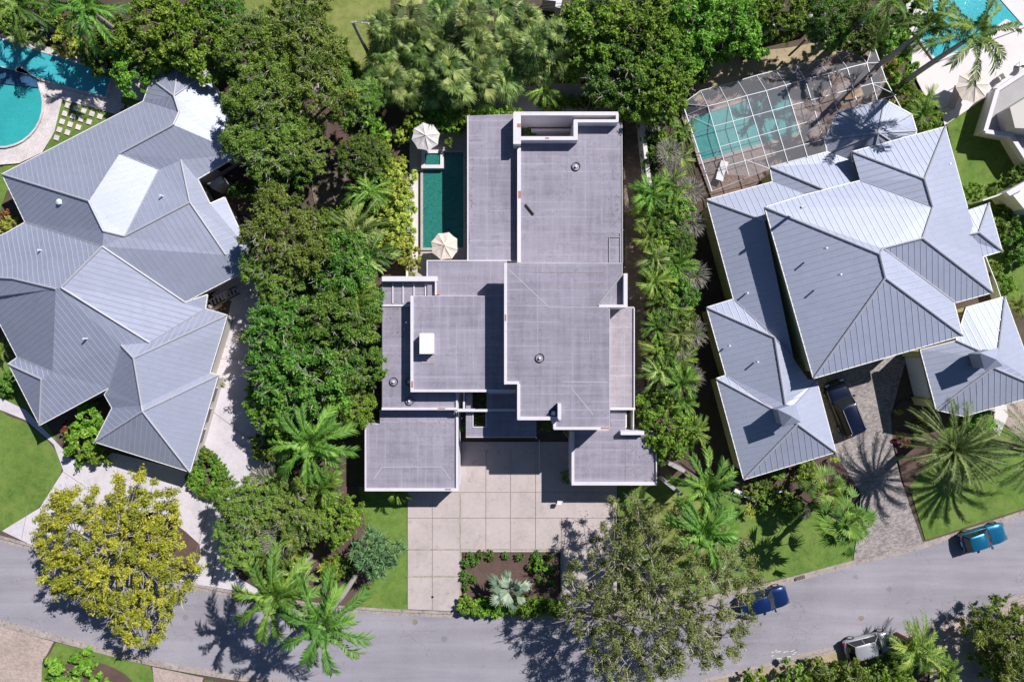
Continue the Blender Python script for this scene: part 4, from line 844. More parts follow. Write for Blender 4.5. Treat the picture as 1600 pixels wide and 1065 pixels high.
def lounger(px, py, rz, label, mat='cushion', L=1.9, wd=0.65, group=None):
    c = P(px, py, 0.1); t = thing('sun_lounger', label, 'sun lounger', c, rz, group)
    b = MB(); b.box((0.25, 0, .3), (L * .65, wd, .08)); b.build('seat', mat, t)
    b = MB(); b.face([(-L * .17, -wd / 2, .34), (-L * .17, wd / 2, .34), (-L * .5, wd / 2, .62), (-L * .5, -wd / 2, .62)]); b.face([(-L * .17, -wd / 2, .28), (-L * .5, -wd / 2, .56), (-L * .5, wd / 2, .56), (-L * .17, wd / 2, .28)])
    b.face([(-L * .5, -wd / 2, .62), (-L * .5, wd / 2, .62), (-L * .5, wd / 2, .56), (-L * .5, -wd / 2, .56)]); b.build('backrest', mat, t)
    for x in (-.3, .8):
        for y in (-1, 1):
            b = MB(); b.beam((x, y * wd * .42, 0), (x, y * wd * .42, .28), 0.03, 6); b.build('leg', 'grey_metal', t)
lounger(1126, 268, 1.25, 'white sun lounger on the brick deck at the lower left of the screened pool', 'white_metal')
lounger(1330, 150, 0.3, 'sun lounger in the dark right end of the screen enclosure, beside the pavilion', 'wood', group=None)
def table(px, py, rz, label, dims, mat, cat='table', name='dining_table', nch=0):
    c = P(px, py, 0.1); t = thing(name, label, cat, c, rz)
    b = MB(); b.box((0, 0, .72), (dims[0], dims[1], .06)); b.build('tabletop', mat, t)
    for x in (-1, 1):
        for y in (-1, 1):
            b = MB(); b.beam((x * dims[0] * .42, y * dims[1] * .42, 0), (x * dims[0] * .42, y * dims[1] * .42, .7), .035, 6); b.build('leg', mat, t)
    return t
table(1483, 157, 1.25, 'long dark grey table standing in the octagonal shadow on the bright terrace', (2.0, 0.62), 'grey_metal')
def chair(px, py, rz, label, mat='grey_metal', group=None):
    t = thing('patio_chair', label, 'chair', P(px, py, 0.1), rz, group)
    b = MB(); b.box((0, 0, .44), (.5, .5, .07)); b.build('seat', mat, t)
    b = MB(); b.box((-.24, 0, .68), (.06, .5, .45)); b.build('backrest', mat, t)
    for x in (-1, 1):
        for y in (-1, 1):
            b = MB(); b.beam((x * .2, y * .2, 0), (x * .2, y * .2, .42), .02, 5); b.build('leg', mat, t)
chair(1503, 150, 2.9, 'small brown chair between the beige umbrella and the dark table', 'wood')
chair(1555, 140, 2.5, 'grey chair right of the beige umbrella against the terrace wall', 'grey_metal')
chair(1562, 122, 0.5, 'pale grey armchair by the wall above the other terrace chair', 'cushion')
chair(1592, 104, 1.4, 'dark chair at the right edge of the bright terrace', 'grey_metal')
chair(1310, 165, 0.5, 'wooden chair inside the screen enclosure touching the pavilion roof', 'wood')
for k, y in enumerate((299, 329, 360)):
    chair(641.5, y, 0.0, ('uppermost', 'middle', 'lowest')[k] + ' of three thin garden chairs along the walk left of the teal pool', 'grey_metal', 'garden chairs along the pool walk')
# street ironwork
def manhole(px, py, label, r=0.32, mat='kerb'):
    b = MB(); b.beam((0, 0, 0), (0, 0, .012), r, 20, 0); b.beam((0, 0, .012), (0, 0, .016), r * .82, 20, 1)
    o = b.build('manhole_cover', [mat, 'dark' if mat == 'dark' else 'joint']); o.location = P(px, py, 0.012 if mat != 'dark' else 0.15); tag(o, label, 'manhole cover')
manhole(1149, 1032, 'rusty round manhole cover on the street near the lower kerb')
manhole(649, 971, 'grey oval drain cover on the street below the main driveway', 0.28)
manhole(676, 932, 'tiny dark drain cap on the left driveway slab', 0.1, 'dark')
manhole(1346, 965, 'faint grey round cover in the street above the silver car', 0.25)
for k, (x, y, a) in enumerate(((1250, 902, .27), (1228, 1032, .27), (214, 1031, -.26))):
    b = MB(); b.box((0, 0, .03), (0.85, 0.35, .04), 0, 0)
    for i in range(6): b.box((-.35 + .14 * i, 0, .055), (.06, .3, .012), 0, 1)
    o = b.build('drain_grate', ['joint', 'dark']); o.location = P(x, y, 0.03 if k != 0 else .1); o.rotation_euler.z = a
    tag(o, ('rusty drain grate on the upper kerb left of the paved drive', 'rusty drain grate at the lower kerb under the faded street markings', 'dark drain grate at the lower left kerb beside the lawn')[k], 'drain')
# utility markings sprayed on the road
b = MB()
rr = random.Random(5)
for k in range(14):
    x = 1205 + rr.random() * 40; y = 1015 + rr.random() * 14; L = 2 + rr.random() * 5
    b.bar(P(x, y), P(x + L, y - L * .3 + rr.uniform(-1, 1)), .06, .0124, .0126 + k * 1e-4)
b.build('faded_street_markings', 'pale_wall')['kind'] = 'structure'

# ================================================================ CARS
def loft(sections, mi=0, caps=True):
    b = MB(); n = len(sections[0])
    for s in sections: b.v += [tuple(p) for p in s]
    for i in range(len(sections) - 1):
        for k in range(n - 1):
            a = i * n + k; b.f.append((a, a + n, a + n + 1, a + 1)); b.m.append(mi)
    if caps:
        b.f.append(tuple(range(n))); b.m.append(mi); b.f.append(tuple((len(sections) - 1) * n + k for k in range(n))[::-1]); b.m.append(mi)
    return b
def car(px, py, rz, label, paint, L=4.6, W=1.82, Hh=1.45, kind='sedan', name='parked_car'):
    """nose towards local +x"""
    t = thing(name, label, 'car', P(px, py, 0.012), rz)
    hl, hw = L / 2, W / 2; zh = 0.95 if kind == 'suv' else 0.80; hood = 0.98 if kind == 'suv' else 0.84
    st = [(-1, .72, .50, .66), (-.985, .84, .38, .80), (-.93, .94, .25, zh), (-.75, .99, .22, zh + .03), (-.4, 1, .2, zh + .03), (0, 1, .2, zh + .02), (.3, 1, .2, zh), (.5, .99, .2, hood + .02), (.7, .97, .22, hood - .02), (.85, .93, .25, hood - .08), (.94, .83, .3, hood - .18), (.985, .68, .38, hood - .3), (1, .5, .45, hood - .4)]
    secs = []
    for x, wq, zb, zt_ in st:
        w_ = hw * wq; sh = zt_ - .10
        half = [(w_ * .90, zb), (w_, zb + .18 * (sh - zb) / .5 if False else zb + .16), (w_ * 1.0, sh - .04), (w_ * .965, sh + .02), (w_ * .88, zt_ - .02), (w_ * .55, zt_ + .015), (0, zt_ + .03)]
        secs.append([Vector((x * hl, -y, z)) for y, z in half] + [Vector((x * hl, y, z)) for y, z in half[-2::-1]])
    b = loft(secs); o = b.build('body', paint, t, smooth=True)
    # greenhouse
    if kind == 'suv': base = (-.94, .42); top = (-.84, .16)
    elif kind == 'coupe': base = (-.93, .30); top = (-.80, -.06)
    elif kind == 'hatch': base = (-.92, .48); top = (-.74, .16)
    else: base = (-.80, .42); top = (-.57, .13)
    def rr_(x0, x1, w_, z, c=.16, bow=.10):
        pts = []
        for sx, sy, a0 in ((1, 1, 0), (-1, 1, 90), (-1, -1, 180), (1, -1, 270)):
            cx = (x1 - c - bow) if sx > 0 else (x0 + c + bow * .6); cy = (w_ - c) * sy
            for k in range(4):
                a = math.radians(a0 + k * 30); pts.append(Vector((cx + c * math.cos(a), cy + c * math.sin(a), z)))
            if sx > 0 and sy < 0: pts.append(Vector((x1, 0, z)))
            if sx < 0 and sy > 0: pts.append(Vector((x0, 0, z)))
        return pts
    z0 = zh + .01; z1 = Hh - .06
    B0 = rr_(base[0] * hl, base[1] * hl, hw * .90, z0); B1 = rr_(top[0] * hl, top[1] * hl, hw * .70, z1)
    g = MB(); n = len(B0); g.v = [tuple(p) for p in B0 + B1]
    for k in range(n): g.f.append((k, (k + 1) % n, n + (k + 1) % n, n + k)); g.m.append(0)
    g.build('window', 'glass', t, smooth=False)
    R0 = [p * 1 for p in rr_(top[0] * hl - .03, top[1] * hl + .03, hw * .72, z1)]; R1 = rr_(top[0] * hl + .08, top[1] * hl - .10, hw * .62, Hh)
    r = MB(); r.v = [tuple(p) for p in R0 + R1]
    for k in range(n): r.f.append((k, (k + 1) % n, n + (k + 1) % n, n + k)); r.m.append(0)
    r.f.append(tuple(range(n, 2 * n))); r.m.append(0)
    ro = r.build('roof_panel', paint, t, smooth=True)
    pil = MB()
    for sy in (-1, 1):
        for xb, xt in ((base[1] - .07, top[1] - .04), (base[0] + .05, top[0] + .04), ((base[0] + base[1]) / 2 - .05, (top[0] + top[1]) / 2)):
            pil.beam((xb * hl, sy * hw * .885, z0), (xt * hl, sy * hw * .70, z1 + .02), .035, 5)
    pil.build('pillar', paint, t)
    for sy in (-1, 1):
        m = MB(); m.box((base[1] * hl - .25, sy * (hw + .09), z0 + .04), (.14, .22, .13)); m.build('mirror', paint, t)
        m = MB(); m.box((hl * .925, sy * hw * .66, hood - .22), (.22, .34, .1)); m.build('headlight', 'chrome', t)
        m = MB(); m.box((-hl * .965, sy * hw * .72, .74), (.1, .3, .13)); m.build('tail_light', 'red_lamp', t)
        for x in (-.62, .62):
            m = MB(); m.beam((x * hl, sy * (hw - .20), .33), (x * hl, sy * (hw + .015), .33), .33, 16); wv = m.build('wheel', 'rubber', t)
            m = MB(); m.beam((x * hl, sy * (hw + .015), .33), (x * hl, sy * (hw + .03), .33), .21, 10); m.build('rim', 'chrome', wv)
    if kind == 'suv':
        for sy in (-1, 1):
            m = MB(); m.beam((top[0] * hl + .2, sy * hw * .62, Hh + .05), (top[1] * hl - .2, sy * hw * .62, Hh + .05), .025, 5); m.build('roof_rail', 'grey_metal', t)
    m = MB(); m.box((hl * .99 - .03, 0, .42), (.06, .9, .18)); m.build('grille', 'dark', t)
    m = MB(); m.box((-hl * .995, 0, .62), (.03, .45, .13)); m.build('number_plate', 'white_paint', t)
    return t
car(1313, 637, math.radians(112), 'dark navy SUV parked on the paved drive beside the yellow house', 'navy', 5.1, 1.98, 1.78, 'suv')
car(1529, 836, math.radians(17), 'bright teal blue car parked at the upper kerb on the right', 'teal_paint', 4.0, 1.76, 1.42, 'coupe')
car(1190, 934, math.radians(16), 'deep blue car at the upper kerb partly hidden by the grey green tree', 'blue_paint', 4.3, 1.8, 1.42, 'sedan')
car(1352, 1003, math.radians(14), 'silver hatchback parked at the lower kerb beside the bushes', 'silver_paint', 4.3, 1.78, 1.52, 'hatch')
car(1030, 1085, math.radians(8), 'white car barely entering at the bottom edge under the grey green tree', 'white_paint', 4.6, 1.82, 1.5, 'hatch')

# ================================================================ PLANTS
def mesh_np(name, verts, faces, tint, mat):
    me = bpy.data.meshes.new(name); nv = len(verts); nf = len(faces); k = faces.shape[1]
    me.vertices.add(nv); me.vertices.foreach_set('co', verts.astype(np.float32).ravel())
    me.loops.add(nf * k); me.loops.foreach_set('vertex_index', faces.astype(np.int32).ravel())
    me.polygons.add(nf); me.polygons.foreach_set('loop_start', np.arange(0, nf * k, k, dtype=np.int32))
    at = me.attributes.new('tint', 'FLOAT', 'FACE'); at.data.foreach_set('value', tint.astype(np.float32))
    me.materials.append(M[mat]); me.update(); me.validate(); return me
def nrm(a): return a / np.maximum(1e-9, np.linalg.norm(a, axis=1, keepdims=True))
def crown(name, seed, R, H, ncl, nleaf, ll, lw, mat, cr=0.22, lobes=0.22, flat=0.7, low=-0.25, fill=0.25, up=0.35):
    """dome of leaf clumps; origin at the trunk top, R metres across, H high. returns mesh, clump centres"""
    g = np.random.default_rng(seed)
    ph = g.uniform(0, 2 * PI, 4)
    def rad(a): return R * (1 + lobes * (0.5 * np.sin(2 * a + ph[0]) + 0.45 * np.sin(3 * a + ph[1]) + 0.4 * np.sin(5 * a + ph[2]) + 0.25 * np.sin(9 * a + ph[3])))
    cs = []
    for i in range(ncl):
        best = None; bd = -1
        for t in range(7):
            a = g.uniform(0, 2 * PI); q = math.sqrt(g.uniform(0.0, 1)); r = q * float(rad(a)) * 0.92
            z = H * (math.sqrt(max(0, 1 - q * q)) * g.uniform(.62, 1.0) + g.uniform(-.1, .08)) - (0 if g.random() > fill else H * g.uniform(.1, .6))
            p = np.array((r * math.cos(a), r * math.sin(a), z))
            d = min([np.linalg.norm(p - c) for c in cs], default=9)
            if d > bd: bd = d; best = p
        cs.append(best)
    cs = np.array(cs); rc = R * cr * g.uniform(.5, 1.5, ncl); ct = g.uniform(0, 1, ncl)
    K = 9; out = nrm(cs * np.array((1, 1, .6)) + np.array((0, 0, R * .25)))
    tw = nrm(g.normal(size=(ncl, K, 3)) * .75 + out[:, None, :] * .75 + np.array((0, 0, .15))); tl = g.uniform(.55, 1.45, (ncl, K))
    idx = g.choice(ncl, nleaf, p=rc ** 2 / np.sum(rc ** 2)); kk = g.integers(0, K, nleaf); n = nleaf
    t_ = g.uniform(0.12, 1.0, n) ** .75; jit = nrm(g.normal(size=(n, 3))) * g.uniform(.05, 1, n)[:, None]
    ln = rc[idx] * tl[idx, kk] * t_
    pos = cs[idx] + (tw[idx, kk] * ln[:, None] + jit * (rc[idx] * .42 * (1.15 - .4 * t_))[:, None]) * np.array((1, 1, flat))
    d = nrm(tw[idx, kk] * .5 + jit * .6)
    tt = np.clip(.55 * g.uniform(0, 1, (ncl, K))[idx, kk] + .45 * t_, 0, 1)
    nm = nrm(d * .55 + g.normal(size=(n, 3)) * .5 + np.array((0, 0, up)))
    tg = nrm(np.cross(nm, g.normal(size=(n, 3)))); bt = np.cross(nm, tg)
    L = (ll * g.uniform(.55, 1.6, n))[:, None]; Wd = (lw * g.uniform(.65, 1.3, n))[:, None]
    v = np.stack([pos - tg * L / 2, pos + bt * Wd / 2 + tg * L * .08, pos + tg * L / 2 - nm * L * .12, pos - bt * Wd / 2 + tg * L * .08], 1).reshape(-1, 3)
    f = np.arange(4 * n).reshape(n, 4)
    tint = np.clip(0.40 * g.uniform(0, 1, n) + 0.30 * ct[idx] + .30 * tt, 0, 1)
    return mesh_np(name, v, f, tint, mat), cs
def limbs(name, seed, cs, h, r0, mat, nb=9, reach=0.92, sinuous=.25):
    """trunk from the ground to h (crown origin), limbs out to clumps"""
    rn = random.Random(seed); b = MB()
    b.tube([(0, 0, 0), (rn.uniform(-.1, .1), rn.uniform(-.1, .1), h * .5), (0, 0, h)], [r0 * 1.25, r0, r0 * .85], 8)
    order = list(range(len(cs))); rn.shuffle(order)
    mains = order[:nb]; ends = []
    for i in mains:
        c = Vector(cs[i]) * reach + Vector((0, 0, h)); a = Vector((0, 0, h * rn.uniform(.7, 1)))
        m1 = a.lerp(c, .35) + Vector((rn.uniform(-1, 1), rn.uniform(-1, 1), rn.uniform(0, .6))) * sinuous; m2 = a.lerp(c, .7) + Vector((rn.uniform(-1, 1), rn.uniform(-1, 1), rn.uniform(-.2, .6))) * sinuous
        b.tube([a, m1, m2, c], [r0 * .6, r0 * .42, r0 * .28, r0 * .10], 5); ends.append((m1, m2))
    for i in order[nb:]:
        c = Vector(cs[i]) + Vector((0, 0, h)); best = min((p for e_ in ends for p in e_), key=lambda p: (p - c).length)
        m = best.lerp(c, .5) + Vector((rn.uniform(-1, 1), rn.uniform(-1, 1), rn.uniform(-.2, .5))) * sinuous * .7
        b.tube([best, m, c], [r0 * .24, r0 * .16, r0 * .05], 4)
    for i in order[::2] if r0 > .1 else ():
        c = Vector(cs[i]) + Vector((0, 0, h)); o_ = Vector((cs[i][0], cs[i][1], 0)).normalized() if abs(cs[i][0]) > .01 else Vector((1, 0, 0))
        for q in range(3):
            d = (o_ * rn.uniform(.1, 1) + Vector((rn.uniform(-1, 1), rn.uniform(-1, 1), rn.uniform(.25, .7)))).normalized(); L = rn.uniform(.5, 1.15)
            m = c + d * L * .55; b.tube([c, m, m + (d + Vector((rn.uniform(-.5, .5), rn.uniform(-.5, .5), 0))) * L * .45], [.035, .026, .010], 3)
            b.beam(m, m + (d + Vector((rn.uniform(-1, 1), rn.uniform(-1, 1), .1))).normalized() * L * .4, .018, 3, 0, .008)
    o = b.build(name, mat); me = o.data; bpy.data.objects.remove(o); return me
LIB = {}
def lib_tree(key, seed, R, H, h, ncl, nleaf, ll, lw, mat, bark='bark', r0=.2, nb=9, **kw):
    me, cs = crown(key + '_crown', seed, R, H, ncl, nleaf, ll, lw, mat, **kw)
    LIB[key] = dict(crown=me, trunk=limbs(key + '_trunk', seed, cs, h, r0, bark, nb), R=R, h=h, H=H)
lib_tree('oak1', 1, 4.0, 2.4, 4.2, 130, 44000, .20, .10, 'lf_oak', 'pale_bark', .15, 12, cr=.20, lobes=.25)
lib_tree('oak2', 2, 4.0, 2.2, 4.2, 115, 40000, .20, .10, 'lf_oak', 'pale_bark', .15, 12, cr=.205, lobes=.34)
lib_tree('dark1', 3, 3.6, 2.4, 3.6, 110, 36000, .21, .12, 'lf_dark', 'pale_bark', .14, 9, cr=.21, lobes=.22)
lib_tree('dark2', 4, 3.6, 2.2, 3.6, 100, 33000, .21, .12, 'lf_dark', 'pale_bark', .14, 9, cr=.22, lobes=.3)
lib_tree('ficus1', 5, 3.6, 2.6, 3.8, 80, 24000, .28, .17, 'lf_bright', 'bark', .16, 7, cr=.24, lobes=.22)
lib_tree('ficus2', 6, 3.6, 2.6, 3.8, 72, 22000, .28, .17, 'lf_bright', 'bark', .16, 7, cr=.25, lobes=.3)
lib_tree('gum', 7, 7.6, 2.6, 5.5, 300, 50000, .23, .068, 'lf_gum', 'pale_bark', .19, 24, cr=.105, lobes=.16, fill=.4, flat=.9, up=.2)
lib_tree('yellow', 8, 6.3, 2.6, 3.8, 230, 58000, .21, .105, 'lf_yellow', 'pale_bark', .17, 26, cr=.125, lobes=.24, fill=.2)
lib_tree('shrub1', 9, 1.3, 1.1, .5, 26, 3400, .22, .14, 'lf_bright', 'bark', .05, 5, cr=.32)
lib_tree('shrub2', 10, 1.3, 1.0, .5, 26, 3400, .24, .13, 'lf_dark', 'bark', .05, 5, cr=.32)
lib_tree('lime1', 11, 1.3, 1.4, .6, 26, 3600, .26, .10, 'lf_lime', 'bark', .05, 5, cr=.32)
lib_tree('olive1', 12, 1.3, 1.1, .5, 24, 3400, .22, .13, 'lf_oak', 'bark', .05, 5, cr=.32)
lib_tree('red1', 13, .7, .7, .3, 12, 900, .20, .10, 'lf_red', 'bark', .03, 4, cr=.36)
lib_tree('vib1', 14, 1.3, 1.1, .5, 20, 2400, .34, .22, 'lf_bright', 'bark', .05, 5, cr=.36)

class Fr:
    """leaf strips gathered into one palm crown"""
    def __init__(s, seed): s.v = []; s.f = []; s.t = []; s.r = random.Random(seed)
    def quad(s, a, b_, c, d, t):
        i = len(s.v); s.v += [tuple(a), tuple(b_), tuple(c), tuple(d)]; s.f.append((i, i + 1, i + 2, i + 3)); s.t.append(t)
    def feather(s, base, az, L, e0, droop, n=26, ll=.62, lw=.075, tint=.5, plume=False, keel=.25):
        r = s.r; d0 = Vector((math.cos(az), math.sin(az), 0)); side = Vector((-d0.y, d0.x, 0)); pts = []; p = Vector(base); el = e0; m = 10; twist = r.uniform(-.25, .25)
        for k in range(m + 1):
            pts.append(p.copy()); p = p + (d0 * math.cos(el) + Vector((0, 0, math.sin(el))) + side * twist * k / m * .4).normalized() * L / m; el -= droop / m * (0.5 + k / m)
        for k in range(m):
            a, b_ = pts[k], pts[k + 1]; w0 = .045 * (1 - k / m) + .012; w1 = .045 * (1 - (k + 1) / m) + .012
            s.quad(a - side * w0, b_ - side * w1, b_ + side * w1 + Vector((0, 0, .01)), a + side * w0 + Vector((0, 0, .01)), min(1, tint + .35))
        for k in range(n):
            u = .12 + .88 * k / (n - 1); x = u * m; i = min(m - 1, int(x)); q = pts[i].lerp(pts[i + 1], x - i); tn = (pts[i + 1] - pts[i]).normalized(); upv = side.cross(tn) * -1
            if upv.z < 0: upv = -upv
            l_ = ll * (math.sin(PI * min(1, .18 + .82 * (1 - abs(u - .45) / .62))) * .75 + .3) * r.uniform(.85, 1.1)
            for sg in (-1, 1):
                fw = .35 + .75 * u
                lift = r.uniform(-.1, .5) if plume else keel * r.uniform(.2, 1.2)
                d = (side * sg * math.cos(fw * .9) + tn * math.sin(fw * .9) + upv * lift).normalized()
                mid = q + d * l_ * .55; tip = q + d * l_ + Vector((0, 0, -l_ * r.uniform(.15, .45))); wv = tn * lw * r.uniform(.8, 1.2)
                tt = min(1, max(0, tint + r.uniform(-.25, .25)))
                s.quad(q - wv * .3, q + wv * .3, mid + wv * .55, mid - wv * .55, tt); s.quad(mid - wv * .55, mid + wv * .55, tip + wv * .08, tip - wv * .08, tt)
    def fan(s, base, az, Lp, el, rad, n=18, spread=2.4, lw=.075, tint=.5, tilt=0.0, fold=.25):
        r = s.r; d0 = Vector((math.cos(az) * math.cos(el), math.sin(az) * math.cos(el), math.sin(el))); c = Vector(base) + d0 * Lp; side = Vector((-math.sin(az), math.cos(az), 0))
        b0 = Vector(base); s.quad(b0 - side * .02, c - side * .02, c + side * .02, b0 + side * .02, min(1, tint + .25))
        fd = Vector((math.cos(az) * math.cos(el - tilt), math.sin(az) * math.cos(el - tilt), math.sin(el - tilt)))
        up = side.cross(fd); up = up if up.z > 0 else -up
        for k in range(n):
            a = (k / (n - 1) - .5) * 2 * spread; l_ = rad * (1 - .22 * abs(a) / spread) * r.uniform(.88, 1.08)
            d = (fd * math.cos(a) + side * math.sin(a) + up * fold * abs(math.sin(a))).normalized(); pw = (side * math.cos(a) - fd * math.sin(a)) * lw * .5
            mid = c + d * l_ * .6; tip = c + d * l_ - Vector((0, 0, l_ * r.uniform(.12, .4))); tt = min(1, max(0, tint + r.uniform(-.22, .22)))
            s.quad(c, mid - pw, mid + pw, c + Vector((0, 0, .004)), tt); s.quad(mid - pw, tip - pw * .15, tip + pw * .15, mid + pw, tt)
    def sword(s, base, az, el, L, wd, tint=.5, droop=.3):
        d = Vector((math.cos(az) * math.cos(el), math.sin(az) * math.cos(el), math.sin(el))); sd_ = Vector((-math.sin(az), math.cos(az), 0)) * wd / 2; b0 = Vector(base)
        mid = b0 + d * L * .55; tip = b0 + d * L - Vector((0, 0, L * droop)); s.quad(b0 - sd_ * .6, mid - sd_, mid + sd_, b0 + sd_ * .6, tint); s.quad(mid - sd_, tip - sd_ * .1, tip + sd_ * .1, mid + sd_, tint)
    def mesh(s, name, mat): return mesh_np(name, np.array(s.v), np.array(s.f), np.array(s.t), mat)
def trunk_mesh(name, h, r0, r1, mat, bulge=0.0, skirt=False):
    b = MB(); pts = []; rad = []
    for k in range(9):
        u = k / 8; pts.append((0.10 * math.sin(u * 2.2) * h / 8 - 0.10 * math.sin(2.2) * h / 8, 0, h * u)); rad.append(r0 * (1 - u) + r1 * u + bulge * math.sin(PI * u) * .06 + (.06 if k % 2 else 0) * r1)
    b.tube(pts, rad, 9); o = b.build(name, mat); me = o.data; bpy.data.objects.remove(o); return me
def lib_palm(key, me, h, tr=None, extra=None): LIB[key] = dict(crown=me, trunk=tr, R=1, h=h, H=1, extra=extra)
def royal(seed, mat='lf_palm', n=15, L=3.7, ll=.85, base_el=1.05, lw=.13, h=9.0, key='royal1', trunk='palm_trunk', tr=.17, shaft=True):
    g = Fr(seed)
    for k in range(n):
        a = k * 2.399 + g.r.uniform(-.15, .15); u = k / (n - 1)
        g.feather((0, 0, .0), a, L * g.r.uniform(.88, 1.08) * (.8 + .2 * u), base_el - u * 1.15, 1.1 + .5 * (1 - u), 30, ll, lw, g.r.uniform(.25, .75), plume=True)
    me = g.mesh(key + '_crown', mat); b = MB()
    tm = trunk_mesh(key + '_trunk', h - .9, tr * 1.3, tr * .9, trunk, .6); ex = None
    if shaft: b.beam((0, 0, h - .95), (0, 0, h + .1), tr * .85, 9, 0, tr * .5); o = b.build(key + '_shaft', 'lf_palm'); ex = o.data; bpy.data.objects.remove(o)
    lib_palm(key, me, h, tm, ex)
royal(21, key='royal1'); royal(22, key='royal2', n=13, L=3.9); royal(23, key='royal3', n=11, L=4.3, ll=.8)
def date(seed, key):
    g = Fr(seed)
    for k in range(64):
        a = k * 2.399 + g.r.uniform(-.1, .1); u = k / 63
        g.feather((0, 0, .1), a, 4.0 * g.r.uniform(.9, 1.06) * (.72 + .28 * u), 1.25 - u * 1.25, .75 + .35 * u, 34, .38, .06, g.r.uniform(.25, .8), plume=False, keel=.55)
    lib_palm(key, g.mesh(key + '_crown', 'lf_date'), 4.9, trunk_mesh(key + '_trunk', 5.0, .36, .30, 'bark', 0))
date(31, 'date1')
def fanpalm(seed, key, mat='lf_fan', n=34, rad=.85, Lp=1.0, h=4.2, lw=.10, spread=2.2, drop=1.7, nseg=20, tr=.17):
    g = Fr(seed)
    for k in range(n):
        a = k * 2.399 + g.r.uniform(-.2, .2); u = k / (n - 1)
        g.fan((0, 0, 0), a, Lp * g.r.uniform(.7, 1.15) * (.35 + .65 * u), 1.45 - u * drop + g.r.uniform(-.15, .15), rad * g.r.uniform(.8, 1.12), nseg, spread * g.r.uniform(.6, 1), lw, g.r.uniform(.1, .9), tilt=g.r.uniform(.3, 1.0) * (1.2 - u), fold=.12)
    lib_palm(key, g.mesh(key + '_crown', mat), h, trunk_mesh(key + '_trunk', h, tr * 1.1, tr, 'palm_trunk'))
fanpalm(41, 'fan1', n=24, rad=1.0, Lp=1.0, lw=.085, nseg=14, spread=1.25); fanpalm(42, 'fan2', n=21, rad=1.0, Lp=1.1, spread=1.15, lw=.085, nseg=13); fanpalm(43, 'fan3', n=26, rad=1.1, Lp=.95, spread=1.0, lw=.08, nseg=12)
fanpalm(44, 'wash1', 'lf_palm', 21, 1.0, 1.5, 4.4, .12, 1.25, 1.6, 12, .2)
fanpalm(45, 'bis1', 'lf_silver', 13, 1.25, 1.1, 1.7, .15, .72, 1.15, 10, .24)
def areca(seed, key, mat='lf_palm', n=34, L=2.1, spread=.9):
    g = Fr(seed)
    for k in range(n):
        a = g.r.uniform(0, 2 * PI); b0 = Vector((g.r.uniform(-1, 1), g.r.uniform(-1, 1), 0)) * spread * .5 + Vector((0, 0, g.r.uniform(-.6, .5)))
        g.feather(b0, a, L * g.r.uniform(.7, 1.1), g.r.uniform(.5, 1.35), g.r.uniform(1.2, 2.0), 20, .42, .075, g.r.uniform(.15, .95), keel=.4)
    b = MB()
    for k in range(9):
        x, y = g.r.uniform(-.4, .4), g.r.uniform(-.4, .4); b.beam((x * .5, y * .5, 0), (x, y, 3.0), .05, 6)
    o = b.build(key + '_trunk', 'wood'); tm = o.data; bpy.data.objects.remove(o)
    lib_palm(key, g.mesh(key + '_crown', mat), 2.9, tm)
areca(51, 'areca1', 'lf_palm'); areca(52, 'areca2', 'lf_oak', 30, 2.4); areca(53, 'areca3', 'lf_dead', 26, 1.9); areca(54, 'areca4', 'lf_fan', 30, 2.3)
def spiky(seed, key, mat, n, L, wd, h, heads=1, sp=0):
    g = Fr(seed)
    for j in range(heads):
        c = Vector((g.r.uniform(-1, 1) * sp, g.r.uniform(-1, 1) * sp, g.r.uniform(-.3, .5) * min(1, sp)))
        for k in range(n): g.sword(c, g.r.uniform(0, 2 * PI), g.r.uniform(-.1, 1.35), L * g.r.uniform(.7, 1.1), wd, g.r.uniform(.1, .95), g.r.uniform(.0, .35))
    b = MB(); b.beam((0, 0, 0), (0, 0, h), .08, 6, 0, .05)
    for j in range(min(heads, 8)): b.beam((0, 0, h * .5), (g.r.uniform(-1, 1) * sp * .7, g.r.uniform(-1, 1) * sp * .7, h), .04, 5)
    o = b.build(key + '_trunk', 'bark'); tm = o.data; bpy.data.objects.remove(o)
    lib_palm(key, g.mesh(key + '_crown', mat), h, tm)
spiky(61, 'yucca1', 'lf_spiky', 30, .75, .085, 2.6, 46, 1.75); spiky(62, 'agave1', 'lf_silver', 34, .8, .09, .2, 1, 0); spiky(63, 'brom1', 'lf_lime', 26, .75, .08, .25, 7, .9); spiky(64, 'ti1', 'lf_palm', 18, .7, .13, 1.3, 6, .6)
g = Fr(70)
for k in range(60):
    a = g.r.uniform(0, 2 * PI); b0 = (g.r.uniform(-.5, .5), g.r.uniform(-.5, .5), g.r.uniform(0, .6)); g.sword(b0, a, g.r.uniform(.1, 1.2), g.r.uniform(.8, 1.5), .33, g.r.uniform(.2, .9), .25)
b = MB(); b.beam((0, 0, 0), (0, 0, 2.0), .09, 6); o = b.build('ban_trunk', 'bark'); tm = o.data; bpy.data.objects.remove(o)
lib_palm('banana', g.mesh('banana_crown', 'lf_dark'), 2.0, tm)
# bare twiggy dead shrub
g = Fr(71)
for k in range(420):
    a = g.r.uniform(0, 2 * PI); q = g.r.random() ** .5; b0 = (q * math.cos(a) * 1.0, q * math.sin(a) * 1.0, g.r.uniform(-.2, .5)); g.sword(b0, a + g.r.uniform(-.9, .9), g.r.uniform(-.1, 1.1), g.r.uniform(.4, 1.0), .035, g.r.uniform(.2, 1), .1)
lib_palm('twig', g.mesh('twig_crown', 'lf_dead'), 1.4, trunk_mesh('twig_trunk', 1.5, .05, .04, 'pale_bark'))

